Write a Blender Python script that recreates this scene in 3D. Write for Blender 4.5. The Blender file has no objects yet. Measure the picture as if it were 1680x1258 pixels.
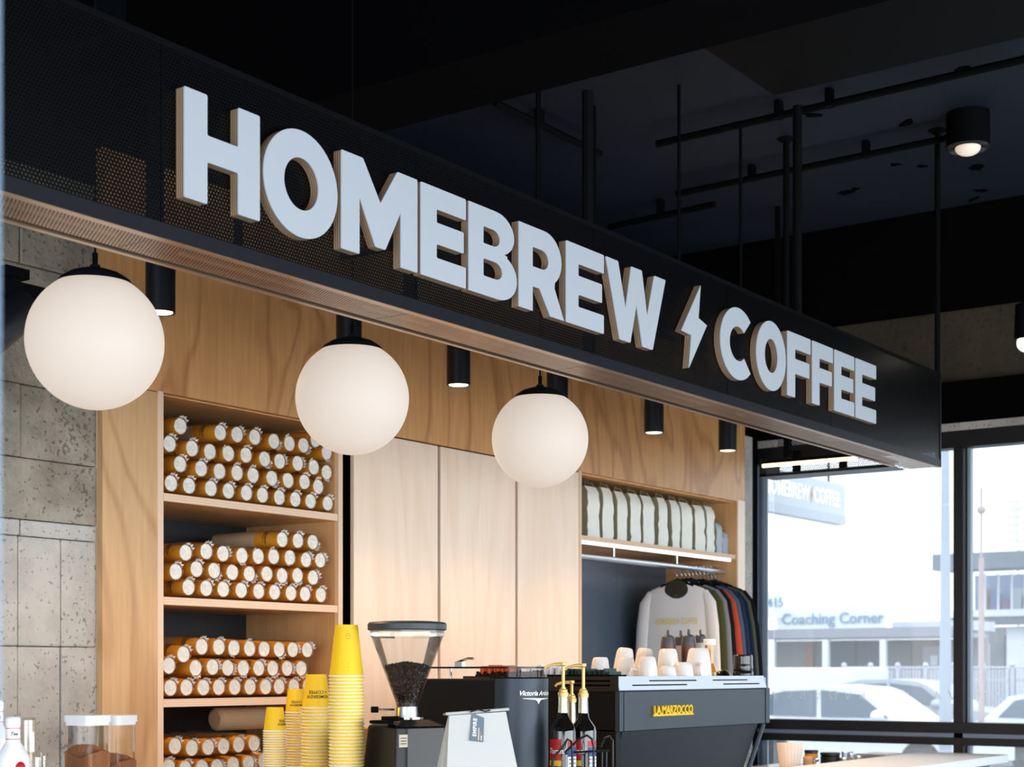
import bpy, math, random
from mathutils import Vector, Matrix
from mathutils.geometry import tessellate_polygon
random.seed(7)
ORD = ['first', 'second', 'third', 'fourth', 'fifth', 'sixth', 'seventh', 'eighth', 'ninth', 'tenth', 'eleventh', 'twelfth']
def nth(k): return ORD[k] if k < 12 else '%d%s' % (k + 1, {1: 'st', 2: 'nd', 3: 'rd'}.get((k + 1) % 10, 'th') if (k + 1) % 100 not in (11, 12, 13) else 'th')
PI = math.pi
scn = bpy.context.scene
COL = scn.collection

# ------------------------------------------------------------------ camera
PHI = math.radians(35.47)      # the sign runs along X, the cafe's depth along Y, Z up
FPX, HOR, ZC = 2582.0, 1101.0, 1.5
FW = Vector((math.cos(PHI), math.sin(PHI), 0)); RT = Vector((math.sin(PHI), -math.cos(PHI), 0))
cam_data = bpy.data.cameras.new('camera'); cam = bpy.data.objects.new('camera', cam_data); COL.objects.link(cam)
cam.location = (0, 0, ZC); cam.rotation_euler = (PI / 2, 0, PHI - PI / 2)
cam_data.sensor_width = 36; cam_data.lens = FPX / 1680 * 36
cam_data.shift_y = (HOR - 629) / 1680
cam_data.clip_start = 0.05; cam_data.clip_end = 400
cam_data.dof.use_dof = True; cam_data.dof.focus_distance = 4.3; cam_data.dof.aperture_fstop = 6.5
scn.camera = cam

# ------------------------------------------------------------------ daylight and exposure
w = bpy.data.worlds.new('overcast_sky'); scn.world = w; w.use_nodes = True
nt = w.node_tree; bg = nt.nodes['Background']
bg.inputs['Color'].default_value = (0.87, 0.945, 1.0, 1); bg.inputs['Strength'].default_value = 2.6
def portal(loc, rot, sx, sy):
    l = bpy.data.lights.new('daylight_portal', 'AREA'); l.shape = 'RECTANGLE'; l.size = sx; l.size_y = sy
    l.cycles.is_portal = True
    o = bpy.data.objects.new('daylight_portal', l); COL.objects.link(o); o.location = loc; o.rotation_euler = rot
portal((8.06, 0.4, 1.4), (0, PI / 2, 0), 2.6, 7.2)            # the shop window, light enters towards -X
def interior_boost(loc, rot, sx, sy, radiance):
    l = bpy.data.lights.new('daylight_boost', 'AREA'); l.shape = 'RECTANGLE'; l.size = sx; l.size_y = sy
    l.energy = radiance * PI * sx * sy; l.color = (0.88, 0.95, 1.0)
    o = bpy.data.objects.new('daylight_boost', l); COL.objects.link(o); o.location = loc; o.rotation_euler = rot
interior_boost((2.6, -2.64, 1.45), (PI / 2, 0, 0), 9.4, 2.4, 5.2)     # added light boosting the interior, at the glazing behind the photographer, towards +Y
interior_boost((-2.26, 0.3, 1.45), (0, -PI / 2, 0), 2.4, 5.0, 4.2)    # added interior boost at the side glazing, towards +X
vs = scn.view_settings
scn.display_settings.display_device = 'sRGB'
vs.view_transform = 'Standard'; vs.look = 'None'; vs.exposure = 0.0; vs.gamma = 1.0; vs.use_curve_mapping = False
scn.cycles.use_denoising = True
scn.cycles.max_bounces = 10; scn.cycles.transparent_max_bounces = 24; scn.cycles.diffuse_bounces = 5
scn.cycles.caustics_reflective = False; scn.cycles.caustics_refractive = False
scn.cycles.sample_clamp_indirect = 6.0

# ------------------------------------------------------------------ pixel -> place in the room (1680 x 1258 frame)
def ray(px, py): return FW + RT * ((px - 840) / FPX) + Vector((0, 0, (HOR - py) / FPX))
def at(px, py, X=None, Y=None, Z=None, D=None):
    v = ray(px, py)
    t = X / v.x if X is not None else Y / v.y if Y is not None else (Z - ZC) / v.z if Z is not None else D
    return Vector((0, 0, ZC)) + v * t

# ------------------------------------------------------------------ mesh helpers
class MB:
    def __init__(s): s.v = []; s.f = []; s.M = None
    def add(s, vs_, fs, M=None):
        n = len(s.v)
        for p in vs_:
            p = Vector(p)
            if M is not None: p = M @ p
            s.v.append(tuple(p))
        s.f += [tuple(i + n for i in f) for f in fs]; return s
    def box(s, x0, x1, y0, y1, z0, z1, M=None):
        return s.add([(x0,y0,z0),(x1,y0,z0),(x1,y1,z0),(x0,y1,z0),(x0,y0,z1),(x1,y0,z1),(x1,y1,z1),(x0,y1,z1)],
                     [(0,3,2,1),(4,5,6,7),(0,1,5,4),(1,2,6,5),(2,3,7,6),(3,0,4,7)], M)
    def lathe(s, prof, n=24, M=None, c=(0, 0), closed=True):
        vv = []; ff = []
        for r, z in prof:
            for i in range(n):
                a = 2 * PI * i / n; vv.append((c[0] + max(r, 1e-5) * math.cos(a), c[1] + max(r, 1e-5) * math.sin(a), z))
        for k in range(len(prof) - 1):
            for i in range(n):
                j = (i + 1) % n; ff.append((k*n+i, k*n+j, (k+1)*n+j, (k+1)*n+i))
        if closed:
            if prof[0][0] > 1e-4: ff.append(tuple(range(n))[::-1])
            if prof[-1][0] > 1e-4: ff.append(tuple((len(prof)-1)*n + i for i in range(n)))
        return s.add(vv, ff, M)
    def cyl(s, c, z0, z1, r0, r1=None, n=24, M=None): return s.lathe([(r0, z0), (r0 if r1 is None else r1, z1)], n, M, c)
    def tube(s, pts, r, n=8, M=None):
        pts = [Vector(p) for p in pts]; vv = []; ff = []; rr = r if isinstance(r, (list, tuple)) else [r] * len(pts)
        up = None
        for k, p in enumerate(pts):
            t = (pts[min(k+1, len(pts)-1)] - pts[max(k-1, 0)]).normalized()
            if up is None: up = Vector((0, 0, 1)) if abs(t.z) < .9 else Vector((1, 0, 0))
            a = t.cross(up).normalized(); b = a.cross(t).normalized(); up = b
            for i in range(n):
                q = 2 * PI * i / n; vv.append(p + (a * math.cos(q) + b * math.sin(q)) * rr[k])
        for k in range(len(pts) - 1):
            for i in range(n):
                j = (i + 1) % n; ff.append((k*n+i, k*n+j, (k+1)*n+j, (k+1)*n+i))
        ff.append(tuple(range(n))[::-1]); ff.append(tuple((len(pts)-1)*n + i for i in range(n)))
        return s.add(vv, ff, M)
    def prism(s, outer, y0, y1, holes=(), M=None):
        """outline in (x, z), extruded from y0 to y1"""
        loops = [outer] + list(holes); pts = [p for l in loops for p in l]; n = len(pts)
        tris = tessellate_polygon([[Vector((p[0], p[1], 0)) for p in l] for l in loops])
        vv = [(p[0], y0, p[1]) for p in pts] + [(p[0], y1, p[1]) for p in pts]
        ff = [tuple(t) for t in tris] + [tuple(i + n for i in t[::-1]) for t in tris]
        b = 0
        for l in loops:
            m = len(l)
            for i in range(m): ff.append((b + i, b + (i+1) % m, n + b + (i+1) % m, n + b + i))
            b += m
        return s.add(vv, ff, M)
    def sphere(s, c, r, nu=24, nv=14, sc=(1, 1, 1), M=None):
        prof = [(math.sin(PI * k / nv), -math.cos(PI * k / nv)) for k in range(nv + 1)]
        T = Matrix.Translation(c) @ Matrix.Diagonal((r*sc[0], r*sc[1], r*sc[2], 1))
        return s.lathe(prof, nu, T if M is None else M @ T, closed=False)
    def mesh(s, name, m, smooth=False):
        me = bpy.data.meshes.new(name); me.from_pydata(s.v, [], s.f)
        import bmesh
        bm = bmesh.new(); bm.from_mesh(me); bmesh.ops.recalc_face_normals(bm, faces=bm.faces); bm.to_mesh(me); bm.free()
        me.materials.append(m)
        if smooth:
            me.polygons.foreach_set('use_smooth', [True] * len(me.polygons))
            try: me.set_sharp_from_angle(angle=math.radians(38))
            except Exception: pass
        return me
    def obj(s, name, m, parent=None, loc=None, smooth=False, bevel=0, rot=None):
        o = bpy.data.objects.new(name, s.mesh(name, m, smooth)); COL.objects.link(o)
        if parent is not None: o.parent = parent
        if loc is not None: o.location = loc
        if rot is not None: o.rotation_euler = rot
        if bevel:
            b = o.modifiers.new('bevel', 'BEVEL'); b.width = bevel; b.segments = 2; b.limit_method = 'ANGLE'; b.angle_limit = .7
        return o
def tag(o, label=None, cat=None, group=None, kind=None):
    if label: o['label'] = label
    if cat: o['category'] = cat
    if group: o['group'] = group
    if kind: o['kind'] = kind
    return o
def thing(name, loc, label, cat, group=None, rz=0):
    o = bpy.data.objects.new(name, None); COL.objects.link(o); o.location = loc; o.rotation_euler = (0, 0, rz)
    o.empty_display_size = .05
    return tag(o, label, cat, group)
def struct(o): o['kind'] = 'structure'; return o
def kids(o): return [c for c in bpy.data.objects if c.parent == o]
def copy_tree(o, tree, parent=None):
    c = o.copy(); COL.objects.link(c); c.parent = parent
    for ch in tree.get(o, []): copy_tree(ch, tree, c)
    return c
def tree_of(o):
    t = {}
    def rec(q):
        t[q] = kids(q)
        for ch in t[q]: rec(ch)
    rec(o); return t
def text_mb(body, size, bold=0.0, depth=0.0, align='CENTER', space=1.0, shear=0):
    """flat lettering in the local XY plane as a list of verts and faces"""
    c = bpy.data.curves.new('t', 'FONT'); c.body = body; c.size = size; c.align_x = align; c.align_y = 'CENTER'
    c.offset = bold; c.extrude = depth; c.space_character = space; c.resolution_u = 3; c.shear = shear
    o = bpy.data.objects.new('t', c); COL.objects.link(o); bpy.context.view_layer.update()
    me = bpy.data.meshes.new_from_object(o.evaluated_get(bpy.context.evaluated_depsgraph_get()))
    r = ([v.co.copy() for v in me.vertices], [tuple(p.vertices) for p in me.polygons])
    bpy.data.objects.remove(o); bpy.data.curves.remove(c); bpy.data.meshes.remove(me)
    return r
def text_on(name, body, size, M, m, parent=None, bold=0.0, depth=0.0005, align='CENTER', space=1.0, shear=0):
    v, f = text_mb(body, size, bold, depth, align, space, shear); b = MB(); b.add(v, f, M)
    return b.obj(name, m, parent)
def RX(a): return Matrix.Rotation(a, 4, 'X')
def RY(a): return Matrix.Rotation(a, 4, 'Y')
def RZ(a): return Matrix.Rotation(a, 4, 'Z')
def T(x, y, z): return Matrix.Translation((x, y, z))
FRONT = RX(PI / 2)             # text plane turned to face -Y

# ------------------------------------------------------------------ materials
def srgb(r, g, b):
    f = lambda c: (c / 255 / 12.92) if c <= 10 else ((c / 255 + .055) / 1.055) ** 2.4
    return (f(r), f(g), f(b), 1)
def mat(name, col, rough=.5, metal=0, emit=None, es=1, spec=None, coat=0, trans=0, alpha=None, bump=0, bscale=60, var=0, vscale=8):
    m = bpy.data.materials.new(name); m.use_nodes = True; n = m.node_tree.nodes; L = m.node_tree.links; p = n['Principled BSDF']
    p.inputs['Base Color'].default_value = col; p.inputs['Roughness'].default_value = rough; p.inputs['Metallic'].default_value = metal
    if spec is not None: p.inputs['Specular IOR Level'].default_value = spec
    if coat: p.inputs['Coat Weight'].default_value = coat; p.inputs['Coat Roughness'].default_value = .1
    if trans: p.inputs['Transmission Weight'].default_value = trans
    if alpha is not None: p.inputs['Alpha'].default_value = alpha
    if emit: p.inputs['Emission Color'].default_value = emit; p.inputs['Emission Strength'].default_value = es
    tc = n.new('ShaderNodeTexCoord')
    if var:
        no = n.new('ShaderNodeTexNoise'); no.inputs['Scale'].default_value = vscale; no.inputs['Detail'].default_value = 4
        L.new(tc.outputs['Object'], no.inputs['Vector'])
        mx = n.new('ShaderNodeMix'); mx.data_type = 'RGBA'
        mx.inputs['A'].default_value = tuple(c * (1 - var) for c in col[:3]) + (1,)
        mx.inputs['B'].default_value = tuple(min(1, c * (1 + var)) for c in col[:3]) + (1,)
        L.new(no.outputs['Fac'], mx.inputs['Factor']); L.new(mx.outputs['Result'], p.inputs['Base Color'])
    if bump:
        no = n.new('ShaderNodeTexNoise'); no.inputs['Scale'].default_value = bscale; no.inputs['Detail'].default_value = 3
        L.new(tc.outputs['Object'], no.inputs['Vector'])
        bp = n.new('ShaderNodeBump'); bp.inputs['Strength'].default_value = bump; bp.inputs['Distance'].default_value = .004
        L.new(no.outputs['Fac'], bp.inputs['Height']); L.new(bp.outputs['Normal'], p.inputs['Normal'])
    return m
def emission(name, col, s):
    m = bpy.data.materials.new(name); m.use_nodes = True; n = m.node_tree.nodes; n.clear()
    e = n.new('ShaderNodeEmission'); e.inputs['Color'].default_value = col; e.inputs['Strength'].default_value = s
    o = n.new('ShaderNodeOutputMaterial'); m.node_tree.links.new(e.outputs[0], o.inputs[0]); return m
def film(name, tint=(1, 1, 1, 1), gloss=.12, body=0.0, bodycol=(.8, .8, .8, 1), rough=.05, bump=0, bscale=40):
    """thin clear sheet: see-through, with reflections and, if body > 0, a milky veil"""
    m = bpy.data.materials.new(name); m.use_nodes = True; n = m.node_tree.nodes; n.clear(); L = m.node_tree.links
    t = n.new('ShaderNodeBsdfTransparent'); t.inputs[0].default_value = tint
    g = n.new('ShaderNodeBsdfGlossy'); g.inputs['Roughness'].default_value = rough
    lw = n.new('ShaderNodeLayerWeight'); lw.inputs['Blend'].default_value = .25
    ma = n.new('ShaderNodeMath'); ma.operation = 'MULTIPLY_ADD'; ma.inputs[1].default_value = .6; ma.inputs[2].default_value = gloss
    ma.use_clamp = True
    L.new(lw.outputs['Fresnel'], ma.inputs[0])
    mx = n.new('ShaderNodeMixShader'); L.new(ma.outputs[0], mx.inputs[0]); L.new(t.outputs[0], mx.inputs[1]); L.new(g.outputs[0], mx.inputs[2])
    out = n.new('ShaderNodeOutputMaterial'); last = mx
    if body:
        d = n.new('ShaderNodeBsdfTranslucent'); d.inputs[0].default_value = bodycol
        d2 = n.new('ShaderNodeBsdfDiffuse'); d2.inputs[0].default_value = bodycol
        a = n.new('ShaderNodeMixShader'); a.inputs[0].default_value = .5; L.new(d.outputs[0], a.inputs[1]); L.new(d2.outputs[0], a.inputs[2])
        q = n.new('ShaderNodeMixShader'); q.inputs[0].default_value = body; L.new(mx.outputs[0], q.inputs[1]); L.new(a.outputs[0], q.inputs[2]); last = q
    if bump:
        tc = n.new('ShaderNodeTexCoord'); no = n.new('ShaderNodeTexNoise'); no.inputs['Scale'].default_value = bscale
        L.new(tc.outputs['Object'], no.inputs['Vector'])
        bp = n.new('ShaderNodeBump'); bp.inputs['Strength'].default_value = bump; bp.inputs['Distance'].default_value = .01
        L.new(no.outputs['Fac'], bp.inputs['Height']); L.new(bp.outputs['Normal'], g.inputs['Normal'])
    L.new(last.outputs[0], out.inputs[0]); return m
def mathn(n, L, op, a, b=None, c=None):
    q = n.new('ShaderNodeMath'); q.operation = op
    for k, x in enumerate((a, b, c)):
        if x is None: continue
        if isinstance(x, (int, float)): q.inputs[k].default_value = x
        else: L.new(x, q.inputs[k])
    return q.outputs[0]
def perforated(name, col, pitch, hole, ax='X', ay='Z', rough=.38, metal=.6, spec=.5):
    """sheet metal punched with a triangular pattern of round holes"""
    m = bpy.data.materials.new(name); m.use_nodes = True; n = m.node_tree.nodes; L = m.node_tree.links; p = n['Principled BSDF']
    p.inputs['Base Color'].default_value = col; p.inputs['Roughness'].default_value = rough; p.inputs['Metallic'].default_value = metal; p.inputs['Specular IOR Level'].default_value = spec
    tc = n.new('ShaderNodeTexCoord'); sp = n.new('ShaderNodeSeparateXYZ'); L.new(tc.outputs['Object'], sp.inputs[0])
    u = mathn(n, L, 'DIVIDE', sp.outputs[ax], pitch); v = mathn(n, L, 'DIVIDE', sp.outputs[ay], pitch * 1.7320508)
    def d2(du, dv):
        a = mathn(n, L, 'SUBTRACT', mathn(n, L, 'FRACT', mathn(n, L, 'ADD', u, 1000 + du)), .5)
        b = mathn(n, L, 'MULTIPLY', mathn(n, L, 'SUBTRACT', mathn(n, L, 'FRACT', mathn(n, L, 'ADD', v, 1000 + dv)), .5), 1.7320508)
        return mathn(n, L, 'ADD', mathn(n, L, 'MULTIPLY', a, a), mathn(n, L, 'MULTIPLY', b, b))
    mn = mathn(n, L, 'MINIMUM', d2(0, 0), d2(.5, .5))
    fac = mathn(n, L, 'GREATER_THAN', mn, (hole / 2 / pitch) ** 2)
    L.new(fac, p.inputs['Alpha']); return m
def wood(name, light, dark, rough=.45, grain=(1.6, 1.6, .22), rings=9, edge=False, sheen=.3, amp=.22, pw=2.5):
    m = bpy.data.materials.new(name); m.use_nodes = True; n = m.node_tree.nodes; L = m.node_tree.links; p = n['Principled BSDF']
    tc = n.new('ShaderNodeTexCoord'); mp = n.new('ShaderNodeMapping'); mp.inputs['Scale'].default_value = grain
    geo = n.new('ShaderNodeNewGeometry'); L.new(geo.outputs['Position'], mp.inputs['Vector'])
    n1 = n.new('ShaderNodeTexNoise'); n1.inputs['Scale'].default_value = 1.3; n1.inputs['Detail'].default_value = 2; n1.inputs['Distortion'].default_value = .7
    L.new(mp.outputs[0], n1.inputs['Vector'])
    s = mathn(n, L, 'SINE', mathn(n, L, 'MULTIPLY', n1.outputs['Fac'], rings * 6.283))
    s = mathn(n, L, 'POWER', mathn(n, L, 'MULTIPLY_ADD', s, .5, .5), pw)
    mp2 = n.new('ShaderNodeMapping'); mp2.inputs['Scale'].default_value = (22, 22, 1.4); L.new(geo.outputs['Position'], mp2.inputs['Vector'])
    n2 = n.new('ShaderNodeTexNoise'); n2.inputs['Scale'].default_value = 3; n2.inputs['Detail'].default_value = 5; L.new(mp2.outputs[0], n2.inputs['Vector'])
    f = mathn(n, L, 'ADD', mathn(n, L, 'MULTIPLY', s, amp), mathn(n, L, 'MULTIPLY', n2.outputs['Fac'], .55))
    mx = n.new('ShaderNodeMix'); mx.data_type = 'RGBA'; mx.inputs['A'].default_value = light; mx.inputs['B'].default_value = dark
    L.new(f, mx.inputs['Factor']); L.new(mx.outputs['Result'], p.inputs['Base Color'])
    p.inputs['Roughness'].default_value = rough; p.inputs['Specular IOR Level'].default_value = sheen
    return m
def ply_edge(name, axis='Y', pitch=.0062, a=srgb(196, 160, 120), b=srgb(120, 86, 58)):
    m = bpy.data.materials.new(name); m.use_nodes = True; n = m.node_tree.nodes; L = m.node_tree.links; p = n['Principled BSDF']
    geo = n.new('ShaderNodeNewGeometry'); sp = n.new('ShaderNodeSeparateXYZ'); L.new(geo.outputs['Position'], sp.inputs[0])
    s = mathn(n, L, 'MULTIPLY_ADD', mathn(n, L, 'SINE', mathn(n, L, 'MULTIPLY', sp.outputs[axis], 6.283 / pitch)), .5, .5)
    mx = n.new('ShaderNodeMix'); mx.data_type = 'RGBA'; mx.inputs['A'].default_value = a; mx.inputs['B'].default_value = b
    L.new(s, mx.inputs['Factor']); L.new(mx.outputs['Result'], p.inputs['Base Color']); p.inputs['Roughness'].default_value = .7
    return m
def concrete(name, a, b, pits=True, scale=1.0):
    m = bpy.data.materials.new(name); m.use_nodes = True; n = m.node_tree.nodes; L = m.node_tree.links; p = n['Principled BSDF']
    geo = n.new('ShaderNodeNewGeometry')
    n1 = n.new('ShaderNodeTexNoise'); n1.inputs['Scale'].default_value = 3.2 * scale; n1.inputs['Detail'].default_value = 8; n1.inputs['Roughness'].default_value = .65
    L.new(geo.outputs['Position'], n1.inputs['Vector'])
    mx = n.new('ShaderNodeMix'); mx.data_type = 'RGBA'; mx.inputs['A'].default_value = a; mx.inputs['B'].default_value = b
    r = n.new('ShaderNodeValToRGB'); r.color_ramp.elements[0].position = .38; r.color_ramp.elements[1].position = .62
    L.new(n1.outputs['Fac'], r.inputs[0]); L.new(r.outputs[0], mx.inputs['Factor'])
    n2 = n.new('ShaderNodeTexNoise'); n2.inputs['Scale'].default_value = 75 * scale; n2.inputs['Detail'].default_value = 4; L.new(geo.outputs['Position'], n2.inputs['Vector'])
    n3 = n.new('ShaderNodeTexNoise'); n3.inputs['Scale'].default_value = 3.4 * scale; n3.inputs['Detail'].default_value = 2; L.new(geo.outputs['Position'], n3.inputs['Vector'])
    th = mathn(n, L, 'ADD', n2.outputs['Fac'], mathn(n, L, 'MULTIPLY', n3.outputs['Fac'], .28))
    pit = mathn(n, L, 'MULTIPLY', mathn(n, L, 'GREATER_THAN', th, .765), .55)
    m2 = n.new('ShaderNodeMix'); m2.data_type = 'RGBA'; m2.inputs['B'].default_value = tuple(c * .22 for c in a[:3]) + (1,)
    L.new(mx.outputs['Result'], m2.inputs['A'])
    if pits: L.new(pit, m2.inputs['Factor'])
    else: m2.inputs['Factor'].default_value = 0
    L.new(m2.outputs['Result'], p.inputs['Base Color']); p.inputs['Roughness'].default_value = .85
    bp = n.new('ShaderNodeBump'); bp.inputs['Strength'].default_value = .5; bp.inputs['Distance'].default_value = .01
    L.new(n2.outputs['Fac'], bp.inputs['Height']); L.new(bp.outputs['Normal'], p.inputs['Normal'])
    return m

BLK = mat('black_paint', srgb(8, 9, 11), .65, spec=.06)
BLKM = mat('black_powder_coat', srgb(24, 26, 31), .38, .3)
FRAME = mat('black_folded_steel', srgb(13, 17, 25), .42, 0, spec=.3)
DARKCEIL = mat('dark_painted_slab', srgb(34, 41, 53), .6, spec=.12, bump=.3, bscale=6, var=.25, vscale=2)
SOOT = mat('soot_black_paint', srgb(7, 7, 9), .9, spec=.02)
BIRCH = wood('birch_plywood', srgb(246, 226, 206), srgb(228, 196, 166), rough=.34, sheen=.7)  # same plywood as the header, paled to carry the window sheen
BIRCH_FIG = wood('figured_birch_plywood', srgb(226, 172, 112), srgb(150, 92, 48), rough=.38, sheen=.6, grain=(1.5, 1.5, .55), rings=9, amp=.34, pw=7)
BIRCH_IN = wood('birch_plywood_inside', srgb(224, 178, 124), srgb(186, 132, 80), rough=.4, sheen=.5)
PLYZ = ply_edge('plywood_shelf_edge', 'Z', .0075, srgb(236, 208, 184), srgb(216, 182, 152))
PLYX = ply_edge('plywood_stile_edge', 'X', .0075, srgb(236, 208, 184), srgb(214, 180, 150))
PLYY = ply_edge('plywood_letter_edge', 'Y', .0058, srgb(196, 164, 132), srgb(120, 92, 70))
WHITE = mat('white_laminate', srgb(222, 228, 238), .45)
CONC = concrete('board_marked_concrete', srgb(152, 149, 143), srgb(184, 181, 176))
CONCU = concrete('speckled_shaded_concrete', srgb(104, 95, 80), srgb(158, 150, 136))  # speckled upper wall, its shading put into the darker colour
CONC2 = concrete('shaded_beam_concrete', srgb(46, 39, 29), srgb(64, 55, 42), True, .6)  # very dark: the lack of light up there is put into the colour
STEEL = mat('brushed_steel', srgb(200, 205, 212), .28, .9)
CHROME = mat('chrome', srgb(225, 228, 232), .08, 1)
CHAR = mat('charcoal_enamel', srgb(48, 57, 68), .42, .35)
GLASSW = film('window_glass', (.97, .985, 1, 1), .03, .13, (.9, .95, 1, 1), .02)
CLEAR = film('clear_plastic', (.97, .98, .985, 1), .015, .0, (.9, .93, .96, 1), .04)
WRAP = film('crumpled_plastic_wrap', (.99, .97, .94, 1), .05, .03, (.95, .93, .9, 1), .14, bump=1.0, bscale=55)
YEL = mat('yellow_paper_cup', srgb(255, 204, 0), .55)
YEL_WARM = mat('warm_lit_yellow_cup', srgb(255, 174, 20), .5)  # yellow cup with the warm light painted in as orange
RIMW = mat('white_cup_rim', srgb(245, 244, 238), .5)
KRAFT = mat('brown_kraft_card', srgb(178, 130, 74), .8, var=.12, vscale=60)
INK = mat('black_ink', srgb(28, 26, 20), .7)
WPAP = mat('white_paper', srgb(250, 248, 244), .7)
PORC = mat('glazed_porcelain', srgb(240, 234, 230), .18, coat=.4)
BRASSP = mat('gold_plastic_pump', srgb(222, 184, 112), .36, .35)

# ================================================================== SETTING
XW, YW = 8.0, 3.9
def sbox(name, m, *b, parent=None, bevel=0):
    o = MB().box(*b).obj(name, m, parent, bevel=bevel)
    return struct(o) if parent is None else o
FLOOR = mat('polished_concrete_floor', srgb(84, 80, 76), .5, var=.1, vscale=2)
sbox('floor', FLOOR, -2.4, 8.1, -2.8, 4.9, -.1, 0)
ceil = sbox('ceiling', DARKCEIL, -2.4, 8.15, -2.8, 4.9, 3.8, 4.0)
# walls and glazing behind and beside the photographer (openings let the daylight in)
sbox('wall_back', SOOT, -2.4, 8.1, -2.8, -2.62, 2.7, 3.8)
sbox('wall_left', SOOT, -2.4, -2.22, -2.8, 3.94, 2.7, 3.8)
sbox('trim_2', SOOT, -2.4, -2.2, -2.8, -2.2, 0, 3.2)
# concrete wall left of the joinery, board-marked: pieces stand proud of a recessed core
wl = sbox('wall_front', CONC, -2.4, 3.255, 3.955, 4.2, 0, 3.02)
sbox('wall_front_shade', SOOT, -2.4, 3.262, 3.93, 4.2, 3.02, 3.8)  # black in place of concrete: paints in the light fading upwards
random.seed(3)
zs = [0, 1.02, 1.575, 1.905, 1.955, 2.14, 2.36, 2.72, 3.02]
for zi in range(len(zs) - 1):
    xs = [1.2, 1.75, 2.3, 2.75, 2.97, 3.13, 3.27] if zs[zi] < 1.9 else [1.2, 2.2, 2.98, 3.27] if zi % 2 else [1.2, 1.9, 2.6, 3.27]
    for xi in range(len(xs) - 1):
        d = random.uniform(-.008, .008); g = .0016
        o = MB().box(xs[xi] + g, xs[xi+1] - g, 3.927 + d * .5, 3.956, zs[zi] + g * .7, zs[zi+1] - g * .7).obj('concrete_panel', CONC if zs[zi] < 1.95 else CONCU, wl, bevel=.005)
# plywood header over the joinery
hd = struct(MB().box(3.266, 7.636, 3.9, 3.93, 2.408, 3.14).obj('trim_3', BIRCH_FIG))
sbox('wall_right', SOOT, 3.255, 7.7, 4.5, 4.7, 0, 3.8)
sbox('trim_4', SOOT, 3.266, 7.64, 3.94, 4.5, 3.1, 3.16)
# concrete nib between joinery and window
sbox('trim_5', CONC, 7.66, 7.785, 3.93, 4.5, 0, 2.78)
sbox('trim_14', SOOT, 7.79, 7.95, 3.98, 4.4, 0, 2.78)
# window wall at X = 8 (runs along Y)
sbox('wall_window_head', SOOT, 7.96, 8.12, -2.8, 4.9, 2.78, 3.0)
sbox('trim_6', CONC2, 8.0, 8.2, -2.8, 3.54, 2.985, 3.8)
sbox('trim_7', CONC, 7.95, 8.06, -2.8, 4.5, 2.742, 2.782)
sbox('trim_8', SOOT, 7.97, 8.2, 3.54, 4.9, 2.98, 3.8)
sbox('ceiling_beam', SOOT, 7.62, 7.94, -2.8, 4.9, 3.36, 3.81)
sbox('ceiling_beam', SOOT, 3.36, 3.67, -2.8, 3.9, 3.14, 3.81)
WF = mat('window_frame_black', srgb(14, 16, 20), .45)
WFR = mat('window_reveal_grey', srgb(150, 165, 180), .4)
win = struct(bpy.data.objects.new('window_1', None)); COL.objects.link(win)
def wbar(name, *b, m=WF): return MB().box(*b).obj(name, m, win, bevel=.003)
wbar('head_rail', 7.95, 8.05, -2.8, 4.06, 2.655, 2.745)
wbar('transom', 7.94, 8.06, -2.8, 4.06, 1.18, 1.236)
wbar('transom', 7.94, 8.06, -2.8, 4.06, 1.118, 1.158)
MB().box(7.95, 8.05, -2.8, 4.06, 1.158, 1.18).obj('transom_strip', mat('grey_seal', srgb(118, 128, 150), .35), win)
wbar('bottom_rail', 7.94, 8.06, -2.8, 4.06, 0, .12)
wbar('end_jamb', 7.94, 8.06, 4.035, 4.2, 0, 2.745)
for k, dy in enumerate((4.005, 3.975, 3.952)):
    wbar('jamb_strip', 7.99 + .012 * k, 8.03, dy, dy + .026, 0.12, 2.655, m=WFR if k != 1 else mat('jamb_mid', srgb(96, 110, 126), .4))
for y in (2.834, 1.55, .26, -1.03, -2.32):
    wbar('mullion', 7.95, 8.05, y - .024, y + .03, .12, 2.655)
    wbar('mullion_strip', 8.0, 8.04, y - .045, y - .026, .12, 2.655, m=WFR)
ys = [3.95, 2.834, 1.55, .26, -1.03, -2.32]
for i in range(5):
    MB().box(8.028, 8.032, ys[i+1] + .02, ys[i] - .03, 1.236, 2.655).obj('pane', GLASSW, win)
    MB().box(8.028, 8.032, ys[i+1] + .02, ys[i] - .03, .12, 1.118).obj('pane', GLASSW, win)
# small white outline letters stuck on the glass
DEC = mat('white_vinyl', srgb(238, 242, 248), .6)
vy, n_ = 3.93, 0
for i, ch in enumerate('VAPADAPAOV VAVAV'):
    if ch != ' ':
        p = at(1268 + i * 24.5, 1139, X=8.02)
        text_on('window_lettering', ch, .075, T(p.x, p.y, p.z) @ RZ(-PI / 2) @ RX(PI / 2) @ RZ(PI), DEC, win, bold=-.002)
# foreground door jamb at the very left of the view
sbox('trim_9', mat('pale_blue_jamb', srgb(130, 156, 186), .5), .33, .483, .6535, .9, 0, 3.2)

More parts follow.
